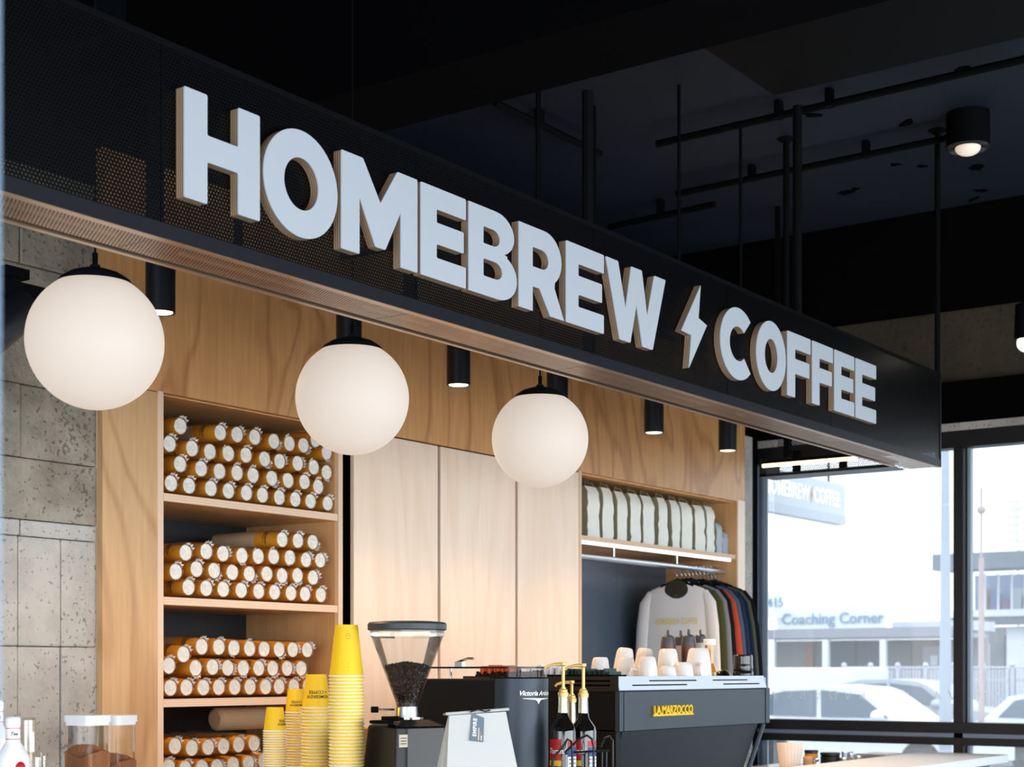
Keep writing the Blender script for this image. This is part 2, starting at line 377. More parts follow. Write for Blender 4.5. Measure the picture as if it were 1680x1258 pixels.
# ---- ceiling services: black duct, conduits, hanger rods
dt = struct(MB().box(4.46, 4.98, -2.7, 2.43, 3.5, 3.8).obj('ceiling_duct', BLK))
def pipe(name, a, b, r, label, m=BLK, grp=None):
    o = MB().tube([a, b], r, 10).obj(name, m); o['label'] = label; o['category'] = 'pipe'; 
    if grp: o['group'] = grp
    return o
def conduit(px0, py0, px1, py1, z, r, label, clips=()):
    a = at(px0, py0, Z=z); b = at(px1, py1, Z=z)
    t = thing('conduit', a, label, 'pipe')
    MB().tube([(0, 0, 0), b - a], r, 8).obj('tube', BLK, t)
    for c in clips:
        q = (b - a) * c
        MB().box(q.x - .02, q.x + .02, q.y - .012, q.y + .012, -.012, 3.8 - z + .002).obj('clip', BLK, t)
conduit(1078, 236, 1690, 95, 3.74, .016, 'black conduit under the slab running past the tall duct corner', (.36, .5))
conduit(1110, 318, 1556, 226, 3.74, .015, 'black conduit leading to the round ceiling light', (.3, .72))
conduit(1000, 372, 1172, 335, 3.72, .016, 'short black conduit end above the letter W', (.5,))
conduit(812, 168, 985, 252, 3.74, .014, 'dark conduit running away behind the thick hanger rod', (.4,))
def rod(px, r, Y, zt, lab, flange=False):
    p = at(px, 600, Y=Y)
    t = thing('hanger_rod', (p.x, p.y, 2.74), lab, 'hanger rod', 'rods hanging the sign box')
    MB().cyl((0, 0), 0, zt - 2.74, r, n=10).obj('rod', BLK, t)
    if flange: MB().lathe([(r, zt - 2.76), (.04, zt - 2.742), (.04, zt - 2.74)], 14).obj('flange', BLK, t)
    return t
rod(964, .0165, 2.41, 3.14, 'thick black hanger rod above the letters BREW')
rod(1308, .0165, 2.41, 3.5, 'thick black hanger rod dropping from the duct corner')
rod(1538, .012, 2.41, 3.36 if False else 3.8, 'black hanger rod at the far end of the sign box', True)
rod(882, .007, 3.05, 3.8, 'thin black hanger rod left of the thick one')
rod(1114, .007, 3.05, 3.8, 'thin black hanger rod above the lightning bolt')
rod(1215, .007, 3.05, 3.8, 'thin black hanger rod above the letter C of COFFEE')
rod(1290, .014, 2.98, 3.8, 'black hanger rod behind the rod of the duct corner', True)
# surface light on the slab
p = at(1588, 186, Z=3.8)
t = thing('ceiling_light', (p.x, p.y, 3.64), 'black round surface light with a white lens on the dark slab', 'ceiling light')
MB().cyl((0, 0), .02, .16, .088, n=28).obj('housing', BLK, t, smooth=True)
MB().lathe([(.088, .02), (.078, .012), (.06, .02)], 28, closed=False).obj('ring', mat('dark_ring', srgb(60, 62, 66), .3, .5), t, smooth=True)
MB().sphere((0, 0, .018), .052, 20, 10, (1, 1, .62)).obj('lens', mat('light_lens', srgb(225, 215, 200), .3, emit=srgb(255, 240, 220), es=.5), t, smooth=True)
p = at(1684, 562, D=6.6)
t = thing('pendant_lamp', (p.x, p.y, p.z - .03), 'black pendant lamp cut by the right edge with a glowing bulb', 'pendant lamp')
MB().lathe([(.02, .20), (.045, .19), (.05, .05), (.045, .045)], 20).obj('shade', BLK, t, smooth=True)
MB().cyl((0, 0), .19, 3.8 - p.z + .03, .004, n=6).obj('cord', BLK, t)
MB().sphere((0, 0, .03), .04, 18, 10).obj('bulb', emission('bulb_glow', (1, .95, .85, 1), 2.0), t, smooth=True)
for (px, py, lx, ly) in ((1490, 201, .10, .02), (1470, 269, .05, .018), (1512, 272, .05, .02), (1602, 274, .09, .03), (1388, 315, .08, .03), (1404, 309, .04, .015), (1610, 312, .05, .03), (1598, 326, .09, .012), (1335, 188, .05, .03), (1580, 112, .07, .02)):
    p = at(px, py, Z=3.8); random.seed(px); vv = []
    for k in range(14):
        a = 2 * PI * k / 14; r_ = random.uniform(.5, 1.15); vv.append((lx * r_ * math.cos(a) * .5, ly * r_ * math.sin(a) * .5 * 3))
    n = 14; v3 = [(x, y, 0) for x, y in vv] + [(x * .9, y * .9, -.004) for x, y in vv]
    o = MB().add(v3, [tuple(range(n)), tuple(range(n, 2*n))] + [(i, (i+1) % n, n + (i+1) % n, n + i) for i in range(n)]).obj('paint_chip', SOOT, ceil); o.location = (p.x, p.y, 3.7999); o.rotation_euler = (0, 0, .9)
# ================================================================== SIGN BOX
YB, XE, ZB, ZT = 2.37, 6.43, 2.357, 2.752
PERF = perforated('perforated_black_sheet', srgb(8, 9, 11), .0085, .0044, 'X', 'Z', .3, .0, spec=.22)
PERFS = perforated('perforated_soffit_sheet', srgb(166, 138, 112), .0085, .0056, 'X', 'Y', .34, .9)  # warm tint puts the wood's reflection into the steel colour
PERFR = perforated('perforated_return_sheet', srgb(16, 18, 22), .0095, .0078, 'Y', 'Z', .4, .5)
sb = thing('sign_box', (0, 0, 0), 'long black perforated steel sign box hanging above the counter', 'sign')
xs = [1.45, 2.13, 2.93, 3.72, 4.52, 5.32, XE - .01]
for i in range(6):
    MB().box(xs[i] + .001, xs[i+1] - .001, YB, YB + .002, ZB + .028, ZT - .012).obj('mesh_panel', PERF, sb)
for x in xs[1:-1]:
    MB().box(x - .0115, x + .0115, YB + .003, YB + .03, ZB + .02, ZT - .01).obj('upright', FRAME, sb)
MB().box(1.45, XE, YB - .002, YB + .012, ZB, ZB + .03).obj('bottom_flange', FRAME, sb)
MB().box(1.45, XE, YB - .002, YB + .03, ZT - .014, ZT).obj('top_flange', BLK, sb)
MB().box(XE - .012, XE, YB - .003, YB + .02, ZB, ZT).obj('corner_post', FRAME, sb)
SOF = mat('soffit_edge_steel', srgb(176, 148, 122), .3, .9)  # same painted-in warm reflection as the soffit sheet
for i in range(6):
    MB().box(xs[i] + .001, xs[i+1] - .001, YB + .02, YB + .128, ZB, ZB + .002).obj('soffit_panel', PERFS, sb)
MB().box(1.45, XE, YB + .0, YB + .02, ZB - .001, ZB + .003).obj('soffit_edge', SOF, sb)
MB().box(1.45, XE - .14, YB + .144, YB + .158, ZB - .002, ZB + .02).obj('soffit_lip', SOF, sb)
MB().box(1.45, XE - .14, YB + .128, YB + .144, ZB + .012, ZB + .02).obj('shadow_channel', BLK, sb)
# return at the far end
MB().box(XE - .003, XE - .001, YB + .02, 3.12, ZB + .004, ZT).obj('return_panel', PERFR, sb)
MB().box(XE - .14, XE, YB + .158, 3.14, ZB - .001, ZB + .003).obj('return_soffit', mat('return_soffit_grey', srgb(70, 76, 84), .4, .4), sb)
MB().box(XE - .14, XE - .132, YB + .158, 3.14, ZB, ZB + .012).obj('return_flange', FRAME, sb)
MB().box(XE - .14, XE, 3.11, 3.14, ZB, ZB + .075).obj('return_end', FRAME, sb)
for y in (3.02, 2.80):
    MB().box(XE - .03, XE - .004, y - .014, y + .014, ZB, ZB + .12).obj('bracket', BLK, sb)
MB().box(XE - .16, XE - .13, 2.99, 3.015, ZB + .072, ZT).obj('hanging_bracket', BLK, sb)
for x in (2.0, 3.5, 5.0, 6.2): MB().box(x, x + .02, YB + .02, 3.12, ZT - .03, ZT - .01).obj('cross_bar', BLK, sb)
t = thing('strip_light', (XE - .15, 2.68, ZB + .046), 'warm linear light tube inside the far end of the sign box', 'strip light')
MB().tube([(0, .0, 0), (0, .44, 0)], .008, 10).obj('tube', emission('warm_tube', (1, .74, .30, 1), 5.0), t, smooth=True)
MB().box(-.006, .006, 0, .44, .009, .022).obj('channel', BLK, t)

# ---- letters
def arc(cx, cy, rx, ry, a0, a1, n=18, ex=1.0):
    out = []
    for i in range(n + 1):
        a = math.radians(a0 + (a1 - a0) * i / n); c, s = math.cos(a), math.sin(a)
        out.append((cx + rx * math.copysign(abs(c) ** ex, c), cy + ry * math.copysign(abs(s) ** ex, s)))
    return out
def rnd(poly, r, n=4):
    """round the corners of a polygon given in metres"""
    out = []; m = len(poly)
    for i in range(m):
        a, b, c = Vector(poly[i-1]), Vector(poly[i]), Vector(poly[(i+1) % m])
        u, v = (a - b), (c - b); rr = min(r, u.length * .4, v.length * .4)
        p0 = b + u.normalized() * rr; p1 = b + v.normalized() * rr
        for k in range(n + 1):
            q = k / n; out.append(tuple((p0 * (1-q) + b * q) * (1-q) + (b * (1-q) + p1 * q) * q))
    return out
def L_E(w): 
    s = .062; return [[(0,0),(0,1),(w,1),(w,.765),(s,.765),(s,.62),(w*.95,.62),(w*.95,.385),(s,.385),(s,.235),(w,.235),(w,0)]], []
def L_F(w):
    s = .062; return [[(0,0),(0,1),(w,1),(w,.755),(s,.755),(s,.605),(w*.95,.605),(w*.95,.37),(s,.37),(s,0)]], []
def L_H(w):
    s = .063; return [[(0,0),(0,1),(s,1),(s,.63),(w-s,.63),(w-s,1),(w,1),(w,0),(w-s,0),(w-s,.385),(s,.385),(s,0)]], []
def L_M(w):
    return [[(0,0),(0,1),(.275*w,1),(.5*w,.60),(.725*w,1),(w,1),(w,0),(.77*w,0),(.77*w,.58),(.565*w,.13),(.435*w,.13),(.23*w,.58),(.23*w,0)]], []
def L_W(w):
    return [[(0,1),(.20*w,1),(.32*w,.43),(.41*w,1),(.59*w,1),(.68*w,.43),(.80*w,1),(w,1),(.775*w,0),(.60*w,0),(.5*w,.52),(.40*w,0),(.225*w,0)]], []
def L_O(w):
    return [arc(w/2, .5, w/2, .525, 0, 360, 48)[:-1]], [arc(w/2, .5, w/2 - .063, .255, 0, 360, 40)[:-1]]
def L_C(w):
    o = arc(w*.53, .5, w*.53, .525, 46, 314, 40); i = arc(w*.53, .5, w*.53 - .064, .25, 312, 48, 34)
    return [o + i], []
def L_B(w):
    out = [(0,0),(0,1)] + arc(w*.56, .755, w*.38, .245, 90, -62, 14) + [(w*.80,.525)] + arc(w*.60, .27, w*.40, .27, 62, -90, 14)
    h1 = [(.30*w,.78)] + arc(w*.50, .685, w*.14, .095, 90, -90, 8) + [(.30*w,.59)]
    h2 = [(.30*w,.415)] + arc(w*.54, .317, w*.15, .098, 90, -90, 8) + [(.30*w,.22)]
    return [out], [h1, h2]
def L_R(w):
    out = [(0,0),(0,1)] + arc(w*.56, .68, w*.38, .32, 90, -52, 16) + [(w*.78,.36),(w,0),(w*.69,0),(w*.45,.29),(w*.30,.29),(w*.30,0)]
    h = [(.30*w,.76)] + arc(w*.50, .645, w*.15, .115, 90, -90, 8) + [(.30*w,.53)]
    return [out], [h]
FUN = dict(H=L_H, O=L_O, M=L_M, E=L_E, B=L_B, R=L_R, W=L_W, C=L_C, F=L_F)
LET = [('H', 2.169, 2.381, 'first letter of HOMEBREW'), ('O', 2.391, 2.624, 'between H and M of HOMEBREW'), ('M', 2.636, 2.906, 'third letter of HOMEBREW'),
       ('E', 2.918, 3.096, 'between M and B'), ('B', 3.107, 3.314, 'fifth letter of HOMEBREW'), ('R', 3.322, 3.534, 'right of the B in HOMEBREW'),
       ('E', 3.543, 3.735, 'between R and W'), ('W', 3.744, 4.08, 'last letter of HOMEBREW'),
       ('C', 4.424, 4.657, 'first letter of COFFEE'), ('O', 4.674, 4.896, 'beside C in COFFEE'), ('F', 4.907, 5.093, 'first F of COFFEE'),
       ('F', 5.106, 5.282, 'second F of COFFEE'), ('E', 5.294, 5.472, 'first E after the F pair of COFFEE'), ('E', 5.484, 5.679, 'last E of COFFEE')]
LZ, LH = 2.443, .2205
FACE = mat('letter_face_white', srgb(182, 189, 198), .55)
def sign_letter(name, outs, holes, x, z, label):
    t = thing(name, (x, YB, z), label, 'sign letter', 'letters of the main sign')
    MB().prism(outs, -.0215, -.001, holes).obj('plywood_body', PLYY, t)
    MB().prism(outs, -.0245, -.0215, holes).obj('white_face', FACE, t)
    return t
for ch, a, b, where in LET:
    outs, holes = FUN[ch](b - a)
    rad = 0 if ch in 'OC' else .004
    sc = lambda P: [(p[0], p[1] * LH) for p in P]
    o = sc(outs[0]); h = [sc(q) for q in holes]
    if rad and ch not in 'BR': o = rnd(o, rad, 3)
    if ch in 'BR': h = [rnd(q, .003, 2) for q in h]
    sign_letter('sign_letter', o, h, a, LZ - .003 * (a > 4.9), 'white-faced plywood letter %s, %s' % (ch, where))
bolt = [(4.297,2.693),(4.283,2.588),(4.337,2.575),(4.222,2.424),(4.237,2.527),(4.174,2.531)]
bz = 2.424
sign_letter('lightning_bolt', rnd([(x - 4.174, z - bz) for x, z in bolt], .003, 2), [], 4.174, bz, 'white lightning bolt cut-out between HOMEBREW and COFFEE')

# ================================================================== GLOBES AND SPOTS
def glow_glass():
    m = bpy.data.materials.new('opal_glass_lit'); m.use_nodes = True; n = m.node_tree.nodes; L = m.node_tree.links; p = n['Principled BSDF']
    p.inputs['Base Color'].default_value = (.30, .28, .27, 1); p.inputs['Roughness'].default_value = .55; p.inputs['Specular IOR Level'].default_value = .25
    p.inputs['Emission Color'].default_value = (1, .84, .70, 1); p.inputs['Emission Strength'].default_value = .56
    return m
OPAL = glow_glass()
def globe(px, py, label):
    p = at(px, py, Y=2.765)
    t = thing('globe_pendant', (p.x, p.y, p.z), label, 'pendant lamp', 'opal globe pendants over the counter')
    MB().sphere((0, 0, 0), .15, 56, 32).obj('globe', OPAL, t, smooth=True)
    MB().lathe([(0.004, .170), (.011, .168), (.013, .160), (.03, .1575), (.056, .149), (.076, .136), (.0835, .126), (.070, .1295), (.0, .145)], 40, closed=False).obj('cap', BLKM, t, smooth=True)
    MB().cyl((0, 0), .17, .195, .006, n=10).obj('cord_grip', BLK, t)
    MB().cyl((0, 0), .19, 3.8 - p.z, .0022, n=6).obj('cord', BLK, t)
    return t
globe(156, 560, 'large opal globe pendant nearest the concrete wall')
globe(578, 653, 'middle opal globe pendant in front of the cup shelves')
globe(886, 720, 'opal globe pendant in front of the plywood cupboard doors')
LENS = emission('spot_lens', (1, .86, .62, 1), 2.6)
def spot(x, y, label, energy=42, tilt=0, z=2.53):
    t = thing('ceiling_spot', (x, y, z), label, 'spot light', 'cylinder spots along the plywood wall')
    MB().lathe([(.036, .004), (.0425, 0), (.0425, .15), (.02, .156), (.018, .17)], 28).obj('housing', BLKM, t, smooth=True)
    MB().cyl((0, 0), .001, .004, .035, n=24).obj('lens', LENS, t)
    MB().box(-.15, .05, -.018, .018, .168, .195).obj('adapter', BLK, t)
    l = bpy.data.lights.new('spot_lamp', 'SPOT'); l.energy = energy; l.color = (1, .60, .28); l.spot_size = math.radians(115); l.spot_blend = .8; l.shadow_soft_size = .03
    o = bpy.data.objects.new('spot_lamp', l); COL.objects.link(o); o.parent = t; o.location = (0, 0, -.01); o.rotation_euler = (math.radians(-14), 0, 0)
spot(3.10, 3.45, 'black cylinder spot light just right of the largest globe')
spot(3.915, 3.45, 'black cylinder spot light directly above the middle globe')
spot(4.51, 3.45, 'black cylinder spot light hanging free between the middle and third globes')
spot(5.15, 3.45, 'black cylinder spot light partly behind the third globe')
spot(5.90, 3.45, 'black cylinder spot light right of the third globe')
spot(6.58, 3.45, 'black cylinder spot light at the window end of the plywood wall')
sbox('trim_10', BLK, 1.2, 7.2, 3.44, 3.46, 2.725, 2.735)
MB().box(1.2, 7.2, 3.435, 3.465, 2.75, 3.8)  # (not linked)
for x in (1.4, 3.4, 5.4, 7.1): sbox('trim_11', BLK, x, x + .02, 3.44, 3.46, 2.75, 3.8)
# tilted spot at the left edge on its own rail
p = at(14, 520, Y=3.3)
t = thing('track_spot', (p.x, p.y, p.z), 'black tilted track spot at the left edge against the concrete', 'spot light')
TM = RX(math.radians(0)) @ RY(math.radians(48))
MB().lathe([(.03, .07), (.05, .06), (.055, .0), (.055, -.09), (.048, -.09), (.044, -.05)], 26, TM).obj('housing', BLKM, t, smooth=True)
MB().tube([(0, 0, .02), (.012, 0, .08), (.012, 0, .105)], .012, 8).obj('arm', BLK, t)
MB().box(-.02, .05, -.018, .018, .10, .125).obj('adapter', BLK, t)
q0 = at(0, 441, Y=3.3); q1 = at(130, 478, Y=3.3)
sbox('trim_12', BLK, p.x - 1.0, q1.x + .02, 3.28, 3.32, (q0.z + q1.z) / 2 - .062, (q0.z + q1.z) / 2 - .022)

# ================================================================== JOINERY
ys_, yb_ = 3.9, 4.37
un = thing('shelf_unit', (3.266, 3.9, 0), 'birch plywood shelf unit holding the wrapped cup sleeves', 'shelf unit')
un.location = (0, 0, 0)
BACK = mat('black_back_panel', srgb(22, 24, 28), .6)
MB().box(3.266, 3.492, 3.9, 3.925, 0, 2.405).obj('front_stile', wood('stile_birch_plywood', srgb(214, 174, 126), srgb(158, 110, 64), rough=.4, sheen=.5, grain=(1.5, 1.5, .5), rings=9, amp=.3, pw=6), un)
MB().box(3.492, 3.516, 3.899, yb_, 0, 2.41).obj('side_panel', PLYX, un)
MB().box(3.5162, 3.5172, 3.903, yb_, 0, 2.41).obj('inner_lining', BIRCH_IN, un)
MB().box(4.362, 4.366, 3.912, yb_, 0, 2.41).obj('inner_lining', BIRCH_IN, un)
MB().box(4.366, 4.39, 3.899, yb_, 0, 2.41).obj('side_panel', PLYX, un)
MB().box(3.5, 4.39, yb_, yb_ + .012, 0, 2.43).obj('back_panel', BACK, un)
MB().box(3.5, 4.39, 3.93, yb_, 2.405, 2.42).obj('top_panel', BIRCH_IN, un)
SHZ = [2.081, 1.743, 1.409, 1.075, .74, .4]
for z in SHZ:
    q = MB().box(3.517, 4.362, 3.902, yb_, z - .026, z).obj('shelf', BIRCH_IN, un)
    MB().box(3.517, 4.362, 3.8985, 3.9022, z - .026, z).obj('shelf_edge', PLYZ, q)
sbox('trim_13', SOOT, 4.39, 4.452, 4.0, 4.3, 0, 2.42)
def cupboard(x0, x1, label, open_=0):
    t = thing('cupboard', (x0, 3.9, 0), label, 'cupboard', 'tall plywood cupboards')
    w_ = x1 - x0
    MB().box(0, w_, .022, .5, .02, 2.40).obj('carcass', SOOT, t)
    MB().box(.003, w_ - .003, 0, .019, .06, 2.402).obj('door', BIRCH, t, bevel=.0015)
    return t
cupboard(4.452, 4.965, 'tall plywood cupboard beside the dark gap of the cup shelves')
cupboard(4.978, 5.502, 'tall plywood cupboard in the middle of the three doors')
cupboard(5.515, 6.0, 'tall plywood cupboard beside the clothes niche')
nc = thing('clothes_niche', (0, 0, 0), 'birch plywood open niche with a lit shelf and clothes rail', 'wardrobe niche')
BLUEB = mat('back_panel_sheen', srgb(72, 88, 104), .32, spec=.8)  # dark back, lightened to blue to paint in the reflected light
yn = 4.34
MB().box(6.0, 6.019, 3.899, yn, 0, 2.41).obj('side_panel', PLYX, nc)
MB().box(7.551, 7.556, 3.905, yn, 0, 2.41).obj('inner_lining', BIRCH_IN, nc)
MB().box(7.556, 7.636, 3.899, yn, 0, 2.415).obj('side_panel', BIRCH, nc)
for a, b in ((6.019, 6.53), (6.533, 7.04), (7.043, 7.551)): MB().box(a, b, yn, yn + .012, 0, 2.42).obj('back_panel', BLUEB, nc)
MB().box(6.019, 7.551, 3.93, yn, 2.402, 2.42).obj('top_panel', BIRCH_IN, nc)
q = MB().box(6.019, 7.551, 3.925, yn, 2.098, 2.122).obj('shelf', BIRCH_IN, nc)
MB().box(6.019, 7.551, 3.912, 3.925, 2.100, 2.122).obj('shelf_edge', PLYZ, q)
MB().box(6.019, 7.50, 3.912, 3.924, 2.084, 2.0995).obj('led_strip', emission('cool_led', (.92, .95, 1, 1), 2.2), q)
t = thing('clothes_rail', (6.0, 3.98, 2.035), 'pale steel clothes rail under the lit shelf of the niche', 'clothes rail')
MB().tube([(.02, 0, 0), (1.55, 0, 0)], .0145, 14).obj('rail', STEEL, t, smooth=True)
for x in (.42, 1.03): MB().box(x - .006, x + .006, -.006, .006, .012, .062).obj('bracket', CHROME, t)

# ---- rolls of cups in the shelf unit (axis along Y, printed end cup facing the room)
RIBW = mat('nested_cup_rims', srgb(224, 200, 168), .6)
def make_roll():
    t = thing('cup_roll', (0, 0, 0), 'x', 'cup roll')
    R = RX(-PI / 2)     # lathe z -> +Y
    MB().lathe([(.0276, .0), (.0350, .107)], 22, R, closed=False).obj('end_cup', YEL_WARM, t, smooth=True)
    MB().lathe([(.0, .0035), (.0232, .003), (.0258, -.0005), (.0264, .001)], 22, R, closed=False).obj('cup_base', WPAP, t, smooth=True)
    prof = []
    for k in range(24):
        y = .107 + k * .0093; prof += [(.0350, y), (.0355, y + .0025), (.0325, y + .004)]
    MB().lathe(prof, 20, R).obj('nested_cups', RIBW, t)
    v, f = text_mb('HOMEBREW\n+ COFFEE', .011, .0004)
    vv = []
    for q in v:
        # the text runs around the cup, its lines along the axis
        r = .0278 + (.0350 - .0278) * (.06 - q.y) / .107 + .0006; a = PI + .55 + q.x / .032
        vv.append((r * math.cos(a), .06 - q.y, -r * math.sin(a)))
    MB().add(vv, f).obj('cup_print', INK, t)
    random.seed(5); prof = [(.002, -.012), (.012, -.006), (.029, -.004)]
    mb = MB(); n = 22; ver = []; fc = []
    P = [(.006, -.006), (.0285, -.0035), (.0310, .03), (.0356, .10), (.0360, .2), (.0360, .335)]
    for k, (r, y) in enumerate(P):
        for i in range(n):
            a = 2 * PI * i / n; rr = min(.0362, r * (1 + random.uniform(0, .05))); ver.append((rr * math.cos(a), y + random.uniform(-.003, .003), rr * math.sin(a)))
    for k in range(len(P) - 1):
        for i in range(n):
            j = (i+1) % n; fc.append((k*n+i, k*n+j, (k+1)*n+j, (k+1)*n+i))
    mb.add(ver, fc).obj('plastic_wrap', WRAP, t)
    # twisted tail of the wrapping
    mb = MB(); fl = []
    for k in range(9):
        a = .5 + k * .17; l = (.003, .009, .005, .011, .006, .010, .004, .008, .002)[k]
        fl += [(.0282 * math.cos(a), -.003, .0282 * math.sin(a)), ((.0282 + l) * math.cos(a + .05), -.004 - .006 * (k % 2), (.0282 + l) * math.sin(a + .05))]
    mb.add(fl, [(2*k, 2*k+1, 2*k+3, 2*k+2) for k in range(8)])
    mb.obj('wrap_crinkle', film('wrap_highlight', (1, 1, 1, 1), .35, .35, (1, .96, .9, 1), .2, bump=1, bscale=90), t)
    return t
ROWS = [
 (0, 'top shelf', 240, 640, 4.658, [
  ('topmost', [(255,275),(565,325),(690,340),(822,360),(973,393),(1090,410),(1202,425),(1310,418),(1418,490)]),
  ('second', [(175,410),(342,445),(482,470),(620,485),(753,497),(902,530),(1012,545),(1158,558),(1280,595),(1420,650)]),
  ('third', [(257,565),(413,600),(553,620),(692,632),(815,650),(960,665),(1075,690),(1210,708),(1345,745)]),
  ('lowest', [(180,712),(325,722),(485,752),(628,772),(758,790),(880,808),(1015,820),(1135,840),(1255,855),(1418,875)])]),
 (1, 'second shelf', 240, 840, 4.658, [
  ('topmost', [(1032,212),(1152,218),(1272,228)]),
  ('second', [(298,315),(450,315),(583,330),(725,338),(852,345),(970,345),(1093,353),(1210,370),(1322,370)]),
  ('third', [(220,455),(385,453),(508,457),(642,475),(785,478),(922,485),(1035,495),(1140,492),(1275,500)]),
  ('lowest', [(325,590),(452,600),(588,605),(720,612),(853,622),(968,625),(1103,633),(1210,633),(1330,645)])]),
 (2, 'third shelf', 240, 1020, 5.25, [
  ('topmost', [(487,262),(622,265),(758,270),(875,272),(998,272),(1125,290),(1238,290),(1358,285)]),
  ('second', [(155,415),(280,418),(418,415),(555,420),(687,420),(818,420),(935,422),(1060,425),(1178,433),(1288,423)]),
  ('lowest', [(220,575),(355,573),(497,575),(618,572),(750,572),(882,570),(1000,565),(1120,565),(1238,575),(1350,560)])]),
 (3, 'fourth shelf', 240, 1020, 5.25, [
  ('topmost', [(258,1160),(405,1125),(505,1125),(655,1105),(780,1095),(893,1108)]),
  ('second', [(200,1255),(320,1262),(455,1258),(605,1250),(705,1245),(820,1240),(970,1215)])])]
roll0 = make_roll(); rt = tree_of(roll0); first = True
random.seed(11)
RW = .0367                                     # half the room one wrapped roll takes
for sh, sname, ox, oy, sc_, rows in ROWS:
    zsh = SHZ[sh]; ztop = 2.400 if sh == 0 else SHZ[sh - 1] - .0265
    P = []
    for rname, pts in rows:
        for ki, (a, b) in enumerate(sorted(pts)):
            p = at(ox + a / sc_, oy + b / sc_, Y=3.92)
            P.append([p.x, zsh + RW if rname == 'lowest' else p.z, rname, ki])
    if sh == 3:
        for k in range(10): P.append([3.565 + k * .083, zsh + RW, 'lowest', k])
    lo_x, hi_x, lo_z, hi_z = 3.5172 + RW, 4.362 - RW, zsh + RW, ztop - RW
    for it in range(1500):                     # let the rolls settle against each other without clipping
        worst = 0
        for m_ in range(len(P)):
            for n_ in range(m_):
                dx, dz = P[m_][0] - P[n_][0], P[m_][1] - P[n_][1]; d = math.hypot(dx, dz)
                if d < 2 * RW:
                    worst = max(worst, 2 * RW - d); k_ = (2 * RW - d + 2e-5) * .5 / max(d, 1e-6)
                    P[m_][0] += dx * k_; P[m_][1] += dz * k_; P[n_][0] -= dx * k_; P[n_][1] -= dz * k_
        for q in P: q[0] = min(hi_x, max(lo_x, q[0])); q[1] = min(hi_z, max(lo_z, q[1]))
        if worst < 5e-5: break
    for x, z, rname, ki in P:
        o = roll0 if first else copy_tree(roll0, rt)
        first = False
        o.location = (x, 3.914 + random.uniform(0, .006), z)
        o.rotation_euler = (0, random.uniform(-.3, .3) if ki < 2 or rname == 'lowest' else random.uniform(-3.1, 3.1), 0)
        o['label'] = 'wrapped roll of yellow cups, %s from the left stile, %s row, %s' % (nth(ki), rname, sname)
        o['group'] = 'cup rolls, %s row on the %s' % (rname, sname)
    if sh == 3: loose_z = max(q[1] for q in P) + RW + .0415
# loose roll lying along the fourth shelf
p = at(240 + 850 / 5.25, 1020 + 872 / 5.25, Y=4.05)
t = thing('cup_roll', (p.x, p.y, loose_z), 'brown ribbed roll of lids lying across the top of the fourth shelf pile', 'cup roll')
prof = []
for k in range(26): prof += [(.04, -.14 + k * .0105), (.041, -.137 + k * .0105), (.0375, -.134 + k * .0105)]
MB().lathe([(.03, -.148)] + prof, 20, RY(PI / 2)).obj('nested_cups', mat('brown_cups', srgb(176, 146, 112), .7), t)

# ================================================================== COUNTER AND BAR
CT = mat('pale_stone_counter', srgb(225, 226, 228), .3)
ct = thing('service_counter', (0, 0, 0), 'long pale service counter under the machines and cup stacks', 'counter')
MB().box(1.5, 5.5, 2.30, 3.4, .89, .93).obj('worktop', CT, ct)
MB().box(1.54, 5.46, 2.34, 3.36, .1, .889).obj('cabinet_front', BIRCH, ct)
MB().box(1.58, 5.42, 2.40, 3.30, 0, .1).obj('plinth', BLK, ct)
ba = thing('bar_ledge', (0, 0, 0), 'white bar ledge running to the shop window', 'bar')
MB().box(5.56, 7.93, 2.57, 3.02, 1.04, 1.08).obj('slab', mat('white_solid_surface', srgb(250, 252, 255), .5, spec=.3), ba, bevel=.004)
MB().box(5.6, 7.85, 2.64, 2.68, 0, 1.04).obj('front_panel', mat('bar_front_grey', srgb(96, 108, 120), .5), ba)
MB().box(5.6, 7.85, 2.96, 3.0, 0, 1.04).obj('rear_panel', BIRCH, ba)
sh = thing('window_bench', (0, 0, 0), 'low white bench top behind the bar ledge by the window', 'bench')
MB().box(5.9, 7.9, 3.1, 3.78, .97, 1.0).obj('top', CT, sh)
MB().box(5.95, 7.85, 3.16, 3.74, 0, .969).obj('base', BIRCH, sh)

# ---- inverted cup stacks
def cup_mesh(r0, r1, h, name):
    a = MB().lathe([(r0 - .002, h - .004), (r0, h), (r1, .003)], 26, closed=False)
    a.lathe([(0.0, h - .004), (r0 - .0015, h - .004)], 26, closed=False)
    b = MB().lathe([(r1, .0), (r1 + .0022, .0005), (r1 + .0026, .0018), (r1 + .0012, .0036), (r1, .0034)], 26, closed=False)
    return a.mesh(name, YEL, True), b.mesh(name + '_rim', RIMW, True)
def cup_text(lines, size, zc, ang, r0, r1, h, m=INK, bold=.0002):
    v, f = text_mb(lines, size, bold); vv = []
    for q in v:   # upside down on the inverted cup
        z = zc - q.y; x = -q.x; r = r1 + (r0 - r1) * z / h + .0004; a = ang + x / r
        vv.append((r * math.cos(a), r * math.sin(a), z))
    return MB().add(vv, f).mesh('cup_print', m)
CAMA = lambda p: math.atan2(-p.y, -p.x)       # direction from a place towards the camera
